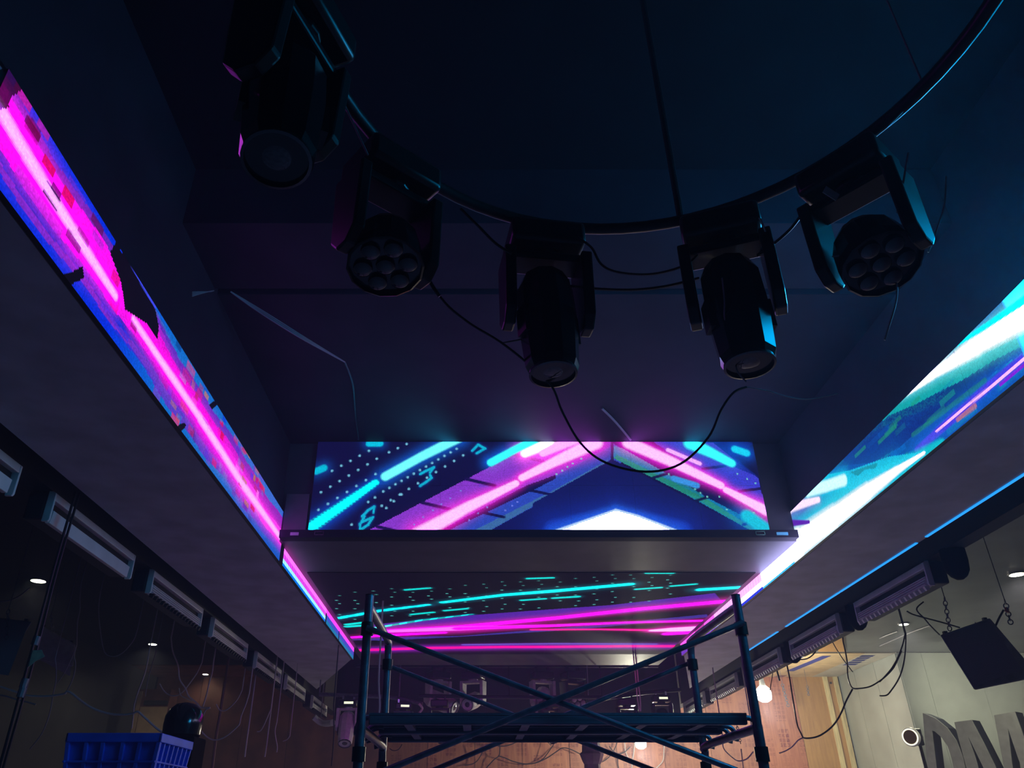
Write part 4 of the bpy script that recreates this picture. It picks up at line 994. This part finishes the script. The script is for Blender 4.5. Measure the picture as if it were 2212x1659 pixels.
# ------------------------------------------------------------------ sign letters
SN = Vector((-.80, -.60, 0)).normalized(); SP0 = P(1995, 1600, 13.6)      # the sign's face looks left across the aisle
def on_sign(u, v):
    d = ray(u, v); o = Vector((0, 0, EYE)); return o + d * ((SP0 - o).dot(SN) / d.dot(SN))
SIGN_Z0 = EYE + .55
def letter(polys, label, base_px):
    b = on_sign(*base_px); e = empty('sign_letter', (b.x, b.y, SIGN_Z0)); tag(e, label, 'sign letter', 'pale letters of the slanted sign')
    for nm, m, d0, d1 in (('face', SIGNWHITE, 0, .02), ('return', SIGNSIDE, .021, .30)):
        for poly in polys:
            pts = [on_sign(u, v) - SN * d0 for u, v in poly]
            MB().prism(pts, -SN * (d1 - d0)).build(nm, m, e)
D_OUT = [(1993, 1540), (2020, 1551), (2046, 1572), (2066, 1600), (2080, 1635), (2088, 1672), (2084, 1705)]
D_IN = [(2055, 1705), (2062, 1668), (2056, 1640), (2047, 1612), (2033, 1592), (2019, 1580), (2013, 1578), (2028, 1705), (2007, 1705)]
letter([D_OUT + D_IN], 'pale letter D of the slanted sign', (2010, 1700))
letter([[(2061, 1560), (2099, 1555), (2125, 1605), (2150, 1655), (2168, 1705), (2146, 1705), (2125, 1660), (2091, 1590), (2108, 1640), (2126, 1705), (2100, 1705)]],
       'pale second letter of the sign, right of the D', (2112, 1700))
letter([[(2147, 1545), (2192, 1537), (2222, 1620), (2236, 1655), (2232, 1545), (2262, 1541), (2278, 1705), (2250, 1705), (2225, 1700), (2200, 1640), (2177, 1573), (2186, 1650), (2195, 1705), (2178, 1705)]],
       'pale third letter of the sign at the picture edge', (2182, 1700))
q0 = on_sign(1985, 1700); q1 = on_sign(2300, 1700)
o = MB().prism([Vector((q0.x, q0.y, 0)) + SN * .06, Vector((q1.x, q1.y, 0)) + SN * .06, Vector((q1.x, q1.y, 0)) - SN * .5, Vector((q0.x, q0.y, 0)) - SN * .5], (0, 0, min(q0.z, q1.z) - .05)).build('sign_plinth', mat('dark_plinth', (.05, .05, .055), .6, var=.2), bevel=.01); tag(o, 'dark plinth carrying the sign letters', 'plinth')
# small spotlight added out of sight behind the loudspeaker to brighten the grey wall
ws = P(2135, 1435, 14.6)
e = empty('added_wall_spotlight', ws); tag(e, 'small added spotlight, unseen behind the right loudspeaker, lighting the grey wall', 'spotlight')
wt = on_y(2105, 1502, 18.3); wdv = (wt - ws).normalized()
MB().cyl(ws - wdv * .16, ws, .05, n=14).build('body', BLACK, e, smooth=True)
MB().cyl(ws, ws + wdv * .004, .042, n=14).build('lens', LAMPON, e, smooth=True)
MB().cyl(ws - wdv * .1, (ws.x, ws.y, ZC), .012, n=8).build('stem', BLACKMETAL, e)
l = bpy.data.lights.new('added_wall_beam', 'SPOT'); l.energy = 480; l.color = (1, .96, .74); l.spot_size = math.radians(72); l.spot_blend = 1.0; l.shadow_soft_size = .05
lo = bpy.data.objects.new('added_wall_beam', l); COL.objects.link(lo); lo.parent = e; lo.location = wdv * .03; lo.rotation_euler = wdv.to_track_quat('-Z', 'Y').to_euler()
# ------------------------------------------------------------------ cables
def on_ceiling(pts, r, m, label, grp=None, z=None):
    o = MB().tube(smoothpts([on_z(u, v, (z or ZC) - r) for u, v in pts], 6), r, 6).build('cable', m, smooth=True)
    return tag(o, label, 'cable', grp)
def bundle(strands, r, m, label):
    q = [[P(u, v, w) for u, v, w in s_] for s_ in strands]
    e = empty('cable_bundle', q[0][0]); tag(e, label, 'cable bundle', 'cable bundles on the black ceiling')
    for s_ in q: MB().tube(smoothpts(s_, 6), r, 6).build('strand', m, e, smooth=True)
def wire(pts, w, r, m, label, grp=None, up='', name='cable'):
    n = len(pts); q = []
    for i, (u, v) in enumerate(pts):
        ww = w if not isinstance(w, (list, tuple)) else w[0] + (w[1] - w[0]) * i / (n - 1)
        q.append(P(u, v, ww))
    q = smoothpts(q, 6)
    if 'a' in up: q = [Vector((q[0].x, q[0].y, ZC - .004))] + q
    if 'b' in up: q = q + [Vector((q[-1].x, q[-1].y, ZC - .004))]
    o = MB().tube(q, r, 6).build(name, m, smooth=True)
    return tag(o, label, 'cable', grp)
Z7 = lambda *q: [(x / 3.615, 1200 + y / 3.615) for x, y in q]
Z8 = lambda *q: [(250 + x / 4.056, 1250 + y / 4.056) for x, y in q]
ZA = lambda *q: [(1640 + x / 5.2, 1340 + y / 5.2) for x, y in q]
ZB_ = lambda *q: [(1900 + x / 4.621, 1300 + y / 4.621) for x, y in q]
ZD = lambda *q: [(1280 + x / 5.267, 1540 + y / 5.267) for x, y in q]
ZE = lambda *q: [(820 + x / 4.424, 1540 + y / 4.424) for x, y in q]
g = 'cables around the ring truss'
wire([(885, 530), (950, 640), (1010, 695), (1080, 738), (1140, 785), (1192, 835), (1215, 890), (1255, 958), (1310, 1000), (1395, 1019), (1470, 1002), (1530, 945), (1558, 885), (1585, 848), (1612, 836)], [2.5, 2.75], .0042, WIREB, 'black cable looping down in front of the big screen', g)
wire([(1612, 836), (1660, 845), (1705, 858), (1750, 862), (1810, 850)], [2.75, 2.9], .0022, WIREG, 'thin cable trailing right from the screen loop', g)
wire([(1085, 741), (1135, 731), (1165, 715), (1195, 682), (1218, 648)], 2.62, .003, WIREG, 'cable hooked round the left beam light', g)
wire([(1248, 513), (1278, 535), (1300, 572), (1340, 589), (1410, 592), (1475, 575), (1505, 552), (1535, 505), (1562, 468), (1582, 468)], 2.72, .0045, WIREB, 'black cable strung between the two beam lights', g)
wire([(1225, 617), (1290, 624), (1370, 626), (1440, 618), (1510, 601)], 2.72, .005, WIREB, 'lower black cable between the two beam lights', g)
wire([(1560, 600), (1565, 650), (1566, 690), (1583, 735), (1590, 770), (1592, 800), (1612, 825)], 2.5, .0026, WIREG, 'thin cable hanging over the right beam light', g)
wire([(1798, 554), (1850, 548), (1890, 552), (1925, 575), (1937, 610), (1936, 650), (1922, 700), (1911, 735)], 2.35, .0028, WIREG, 'cable loop below the right wash light', g)
wire([(1748, 405), (1744, 440), (1712, 490), (1670, 528), (1636, 552)], 2.6, .0055, WIREB, 'black cable from the ring down to the right beam light', g)
wire([(995, 450), (1035, 490), (1070, 525), (1105, 548)], 2.65, .005, WIREB, 'black cable from the ring to the left beam light', g)
wire([(870, 500), (905, 555), (930, 610), (950, 640)], 2.45, .006, WIREB, 'second black cable beside the left wash light', g)
wire([(688, 10), (700, 70), (722, 150), (738, 210), (765, 270), (795, 335)], 2.3, .003, WIREG, 'thin safety wire running along the left of the ring', g)
wire([(1640, 470), (1655, 510), (1640, 548)], 2.62, .004, CHROME, 'bright safety wire at the right beam light', g)
wire([(1962, 330), (1950, 400), (1938, 460)], 2.3, .003, WIREG, 'thin wire crossing the right wash light', g)
wire([(2043, 380), (2040, 440), (2022, 500), (2005, 545)], 2.4, .003, WIREG, 'thin wire right of the right wash light', g)
wire([(1915, 275), (1955, 235), (1995, 185)], 2.4, .003, WIREG, 'faint rod above the right wash light', g, up='b')
on_ceiling([(1300, 882), (1330, 912), (1362, 950)], .012, WIREG, 'grey cable running down to the top of the big screen', g)
bundle([[(338, 672 - 6 * k, 4.9), (380, 655 - 6 * k, 5.05), (415, 640 - 3 * k, 5.2), (450, 630, 5.3), (462, 628, 5.5)] for k in range(4)], .004, WIREG, 'loose strands of a cable bundle above the magenta fascia')
bundle([[(498, 630, 5.6), (545, 658 + 3 * k, 5.7), (600, 692 + 4 * k, 5.8), (660, 730 + 3 * k, 5.95), (745, 782, 6.4)] for k in range(3)], .006, WIREG, 'grey cable bundle sagging across the black ceiling')
on_ceiling([(745, 782), (762, 830), (768, 900), (774, 950)], .008, WIREB, 'black cable down to the screen corner', g)
g = 'loose cables in the left aisle'
wire(Z7((0, 358), (70, 352), (150, 318), (230, 255)), 9.5, .009, WIREG, 'cable at the left edge leading to the near downlight', g)
wire(Z7((0, 1022), (80, 1050), (220, 1092), (370, 1098), (500, 1080), (520, 1062), (560, 1075), (640, 1140), (740, 1200), (860, 1236), (970, 1243), (1040, 1232), (1075, 1218), (1130, 1265), (1240, 1362), (1330, 1400), (1446, 1392)), 8.2, .011, WIREW, 'long white cable sagging towards the blue crate', g)
wire(Z7((0, 1090), (60, 1102), (130, 1125), (215, 1145), (280, 1165)), 8.2, .009, WIREG, 'short grey cable below the long white one', g)
wire(Z7((632, 225), (625, 330), (625, 420), (605, 520), (600, 640), (597, 700), (580, 780), (590, 850), (570, 960), (520, 1060)), 9.5, .007, WIREG, 'thin cable hanging down from the dark ceiling at the left', g, up='a')
wire(Z7((597, 700), (560, 800), (500, 920), (445, 1000)), 9.4, .006, WIREG, 'thin branch cable between two hanging cables', g)
wire(Z7((430, 800), (440, 900), (435, 990), (415, 1080), (400, 1180), (370, 1290), (320, 1400), (235, 1510)), 9.0, .007, WIREG, 'long grey cable hanging left of the crate', g, up='a')
wire(Z7((785, 280), (770, 420), (785, 600), (815, 750), (880, 788), (950, 765), (1010, 705), (1050, 648), (1075, 570)), 9.6, .007, WIREG, 'U-shaped cable loop in the dark left aisle', g, up='ab')
wire(Z7((1165, 745), (1150, 840), (1125, 940), (1080, 1060), (1050, 1160), (1040, 1260), (1030, 1350)), 10.0, .008, WIREW, 'white cable dropping from the middle downlight', g, up='a')
wire(Z7((1215, 760), (1180, 880), (1150, 1000), (1135, 1100)), 10.4, .006, WIREG, 'thin cable beside the middle downlight', g, up='a')
wire(Z8((385, 920), (420, 980), (470, 1020), (530, 1025), (590, 990), (660, 900), (715, 820), (755, 735)), 11, .009, WIREW, 'cable loop against the brown wall below the far downlight', g, up='b')
wire(Z8((485, 520), (500, 640), (545, 760), (560, 880), (610, 960), (640, 1030), (700, 1080), (750, 1130), (825, 1130), (790, 1150), (765, 1200), (740, 1250), (725, 1300), (680, 1345), (560, 1370)), 10.8, .010, WIREW, 'knotted white cable ending behind the dome light', g, up='a')
wire(Z8((855, 740), (845, 820), (820, 910), (795, 1020), (765, 1120)), 11.2, .011, WIREW, 'straight pale cable crossing the brown wall', g, up='a')
wire(Z8((555, 960), (570, 1020), (620, 1050), (670, 1075)), 10.8, .007, WIREW, 'short cable stub by the knotted cable', g)
wire(Z8((725, 1300), (770, 1360), (830, 1405), (890, 1412), (960, 1385), (1030, 1330), (1070, 1290), (1085, 1270), (1100, 1200), (1140, 1100), (1170, 1005)), 11, .010, WIREW, 'white cable swag right of the dome light', g, up='b')
wire(Z8((880, 1100), (910, 1150), (960, 1155), (1020, 1110), (1070, 1050), (1108, 975)), 11.4, .009, WIREW, 'small cable swag in the middle of the brown wall', g, up='b')
wire(Z8((1360, 1140), (1330, 1210), (1295, 1290), (1265, 1335), (1238, 1340)), 11.6, .009, WIREW, 'hooked cable end on the brown wall', g, up='a')
wire(Z8((1422, 1180), (1410, 1260), (1395, 1330), (1402, 1400), (1415, 1470), (1410, 1520)), 11.6, .008, WIREW, 'wavy hanging cable right of the hooked one', g, up='a')
wire(Z8((1165, 1300), (1150, 1400), (1140, 1480), (1130, 1560)), 11.4, .012, WIREW, 'frayed cable tail hanging on the brown wall', g, up='a')
wire(Z8((1325, 1430), (1315, 1500), (1305, 1560)), 11.5, .011, WIREW, 'short frayed cable tail below the hooked cable', g, up='a')
wire(Z8((1525, 1380), (1500, 1410), (1465, 1425)), 11.6, .007, WIREW, 'tiny curled cable near the scaffold', g, up='a')
wire(Z8((1910, 1100), (1912, 1300), (1905, 1480), (1890, 1640)), 10.5, .010, WIREB, 'black cable hanging beside the grey moving head', g, up='a')
wire(Z8((905, 1240), (885, 1350), (865, 1500), (845, 1659)), 11.8, .022, mat('dull_conduit', (.20, .12, .10), .6), 'dull conduit on the brown wall behind the crate', g, up='a')
g = 'loose cables in the right aisle'
wire(ZA((935, 150), (945, 250), (970, 360), (990, 490), (993, 600), (1010, 690), (1050, 760), (1130, 765), (1240, 745), (1340, 690), (1430, 620), (1510, 530), (1560, 430), (1600, 340)), 11.5, .010, WIREB, 'black cable swag in front of the grey wall corner', g, up='a')
wire(ZA((810, 215), (860, 310), (930, 420), (990, 500), (1050, 580)), 11.6, .008, WIREB, 'black cable dropping from the second right air conditioner', g)
wire(ZA((1050, 770), (980, 900), (930, 1020), (870, 1130), (790, 1220), (680, 1295), (580, 1322), (500, 1318), (470, 1270), (430, 1180), (405, 1050), (385, 920), (365, 800), (340, 640), (300, 450)), 11.4, .012, WIREB, 'long cable loop in front of the stamped plywood', g)
wire(ZA((500, 1318), (440, 1345), (370, 1420), (300, 1465), (225, 1492)), 11.4, .010, WIREW, 'pale cable leading left from the long loop', g)
wire(ZA((660, 300), (610, 380), (540, 430), (450, 440), (370, 425), (300, 395)), 11.4, .009, WIREB, 'short black swag under the right air conditioners', g)
wire(ZA((160, 540), (145, 640), (125, 760), (118, 790)), 13, .007, WIREB, 'flex above the bulb lamp beside the post', g, up='a')
wire(ZA((190, 530), (210, 610), (228, 675)), 13, .016, WIREB, 'stubby black cable end beside the bulb lamp', g, up='a')
chain(P(1690, 1478, 19.2), P(1703, 1526, 19.0), 'pale chain hanging in front of the stamped plywood', 9, .036, top=ZC)
chain(P(1744, 1482, 19.2), P(1747, 1502, 19.1), 'short pale chain right of the longer one', 5, .028, top=ZC)
wire(ZB_((255, 320), (230, 430), (180, 560), (110, 680), (0, 800)), 11.5, .010, WIREB, 'left of two black cables falling from the right downlight', g, up='a')
wire(ZB_((262, 320), (258, 480), (235, 640), (190, 770), (120, 880), (70, 932), (0, 938)), 11.6, .010, WIREB, 'right of two black cables falling from the right downlight', g, up='a')
wire(ZB_((275, 95), (330, 125), (450, 160), (620, 205), (800, 258)), 9.2, .009, WIREB, 'black cable running to the top of the right loudspeaker', g)
wire(ZB_((440, 0), (370, 75), (450, 170), (520, 250), (600, 330)), 9.2, .009, WIREB, 'crossed black cable to the left corner of the right loudspeaker', g)
wire(ZB_((1240, 80), (1190, 170), (1150, 262)), 9.1, .012, WIREB, 'black strap at the right side of the loudspeaker', g)
on_ceiling(ZB_((0, 365), (70, 335), (180, 295)), .012, WIREG, 'pale crease line of tape left of the downlight', g)
on_ceiling(ZB_((0, 440), (130, 385), (300, 310), (500, 238)), .012, WIREG, 'long pale tape line beside the downlight', g)
g = 'thin cables in front of the back wall'
wire(ZD((480, 340), (470, 450), (455, 540), (445, 627)), 19.25, 0.014, WIREW, 'pale cable under the bright bulb lamp', g)
wire(ZD((350, 200), (365, 330), (375, 430), (405, 510)), 19.25, 0.011, WIREW, 'thin pale cable left of the bright bulb', g)
wire(ZD((820, 260), (812, 420), (798, 545), (725, 627)), 19.25, 0.012, WIREW, 'pale cable right of the bright bulb', g)
wire(ZD((190, 380), (240, 440), (300, 468), (370, 440), (430, 385)), 19.25, 0.014, WIREB, 'dark swag left of the bright bulb', g)
wire(ZD((300, 468), (285, 540), (295, 627)), 19.25, 0.014, WIREB, 'dark tail below the swag left of the bulb', g)
wire(ZD((110, 560), (190, 500), (250, 410), (290, 310)), 19.25, 0.011, WIREB, 'dark diagonal cable left of the bright bulb', g)
wire(ZD((1470, 205), (1480, 290), (1490, 400), (1560, 480), (1640, 540), (1690, 545), (1760, 520), (1830, 440)), 12, .010, WIREW, 'white swag between the right scaffold posts', g, up='a')
wire(ZD((1795, 75), (1830, 240), (1880, 350), (1945, 390)), 12, .010, WIREW, 'white cable hanging left of the near right post', g, up='a')
wire(ZD((1905, 30), (1925, 200), (1940, 390), (1960, 627)), 12, .012, WIREW, 'straight white cable close to the near right post', g, up='a')
wire(ZD((1690, 410), (1700, 500), (1715, 627)), 12, .009, WIREW, 'white tail under the right swag', g)
chain(P(1592, 1566, 12), P(1600, 1606, 12), 'pale chain hanging between the right scaffold posts', 9, .02)
wire(ZD((1150, 270), (1180, 330), (1235, 385)), 19.25, 0.011, INKRED, 'short brown cable below the crossing brace', g)
wire(ZE((810, 500), (880, 490), (930, 460), (970, 400), (1005, 320)), 19.25, 0.012, WIREB, 'dark curled cable on the stamped plywood', g)
wire(ZE((1070, 290), (1120, 312), (1180, 318), (1260, 300), (1330, 260), (1380, 200)), 19.25, 0.014, WIREB, 'upper dark swag under the scaffold deck', g)
wire(ZE((1150, 290), (1148, 360), (1140, 410), (1090, 450), (1020, 526)), 19.25, 0.014, WIREB, 'dark cable tail under the upper swag', g)
wire(ZE((1140, 412), (1200, 430), (1280, 465), (1400, 488), (1500, 475), (1600, 430), (1690, 370), (1750, 335), (1830, 350), (1920, 395)), 19.25, 0.014, WIREB, 'wide dark swag across the stamped plywood', g)
wire(ZE((1700, 200), (1680, 270), (1630, 350), (1560, 440), (1480, 480)), 19.25, 0.012, WIREB, 'dark cable crossing the wide swag', g)
wire(ZE((1560, 215), (1590, 260), (1640, 310)), 19.25, 0.011, WIREB, 'short dark cable above the wide swag', g)
wire(ZE((95, 340), (130, 360), (180, 350), (215, 300)), 13, .008, WIREB, 'small dark loop right of the rear left post', g)
wire([(819, 1440), (818, 1480), (820, 1520), (818, 1550)], 9, .012, WIREW, 'white vertical cable between the left scaffold posts', g, up='a')
wire([(1375, 1485), (1377, 1510), (1382, 1536)], 12, .010, WIREW, 'left of two close pale cables above the deck', g, up='a')
wire([(1380, 1485), (1383, 1510), (1384, 1536)], 12, .010, WIREW, 'right of two close pale cables above the deck', g, up='a')
wire([(905, 1520), (912, 1530), (906, 1540), (900, 1548)], 12.8, .02, WIREW, 'bunched white safety rope at the pipe end', g)
wire([(1268, 1440), (1270, 1480), (1271, 1510)], 13.5, .008, WIREG, 'thin drop cable right of the honeycomb light', g, up='a')
o = MB().tube(smoothpts([P(678, 1549, 14), P(692, 1560, 14), P(704, 1563, 13.9), P(719, 1561, 13.6)], 4), .055, 8).build('white_duct', ACWHITE); tag(o, 'bent white duct at the far end of the left air conditioners', 'duct')
wp = P(692, 1560, 14); MB().cyl(wp, (wp.x, wp.y, ZC - .004), .01, n=6).build('drop_rod', WIREG, o)
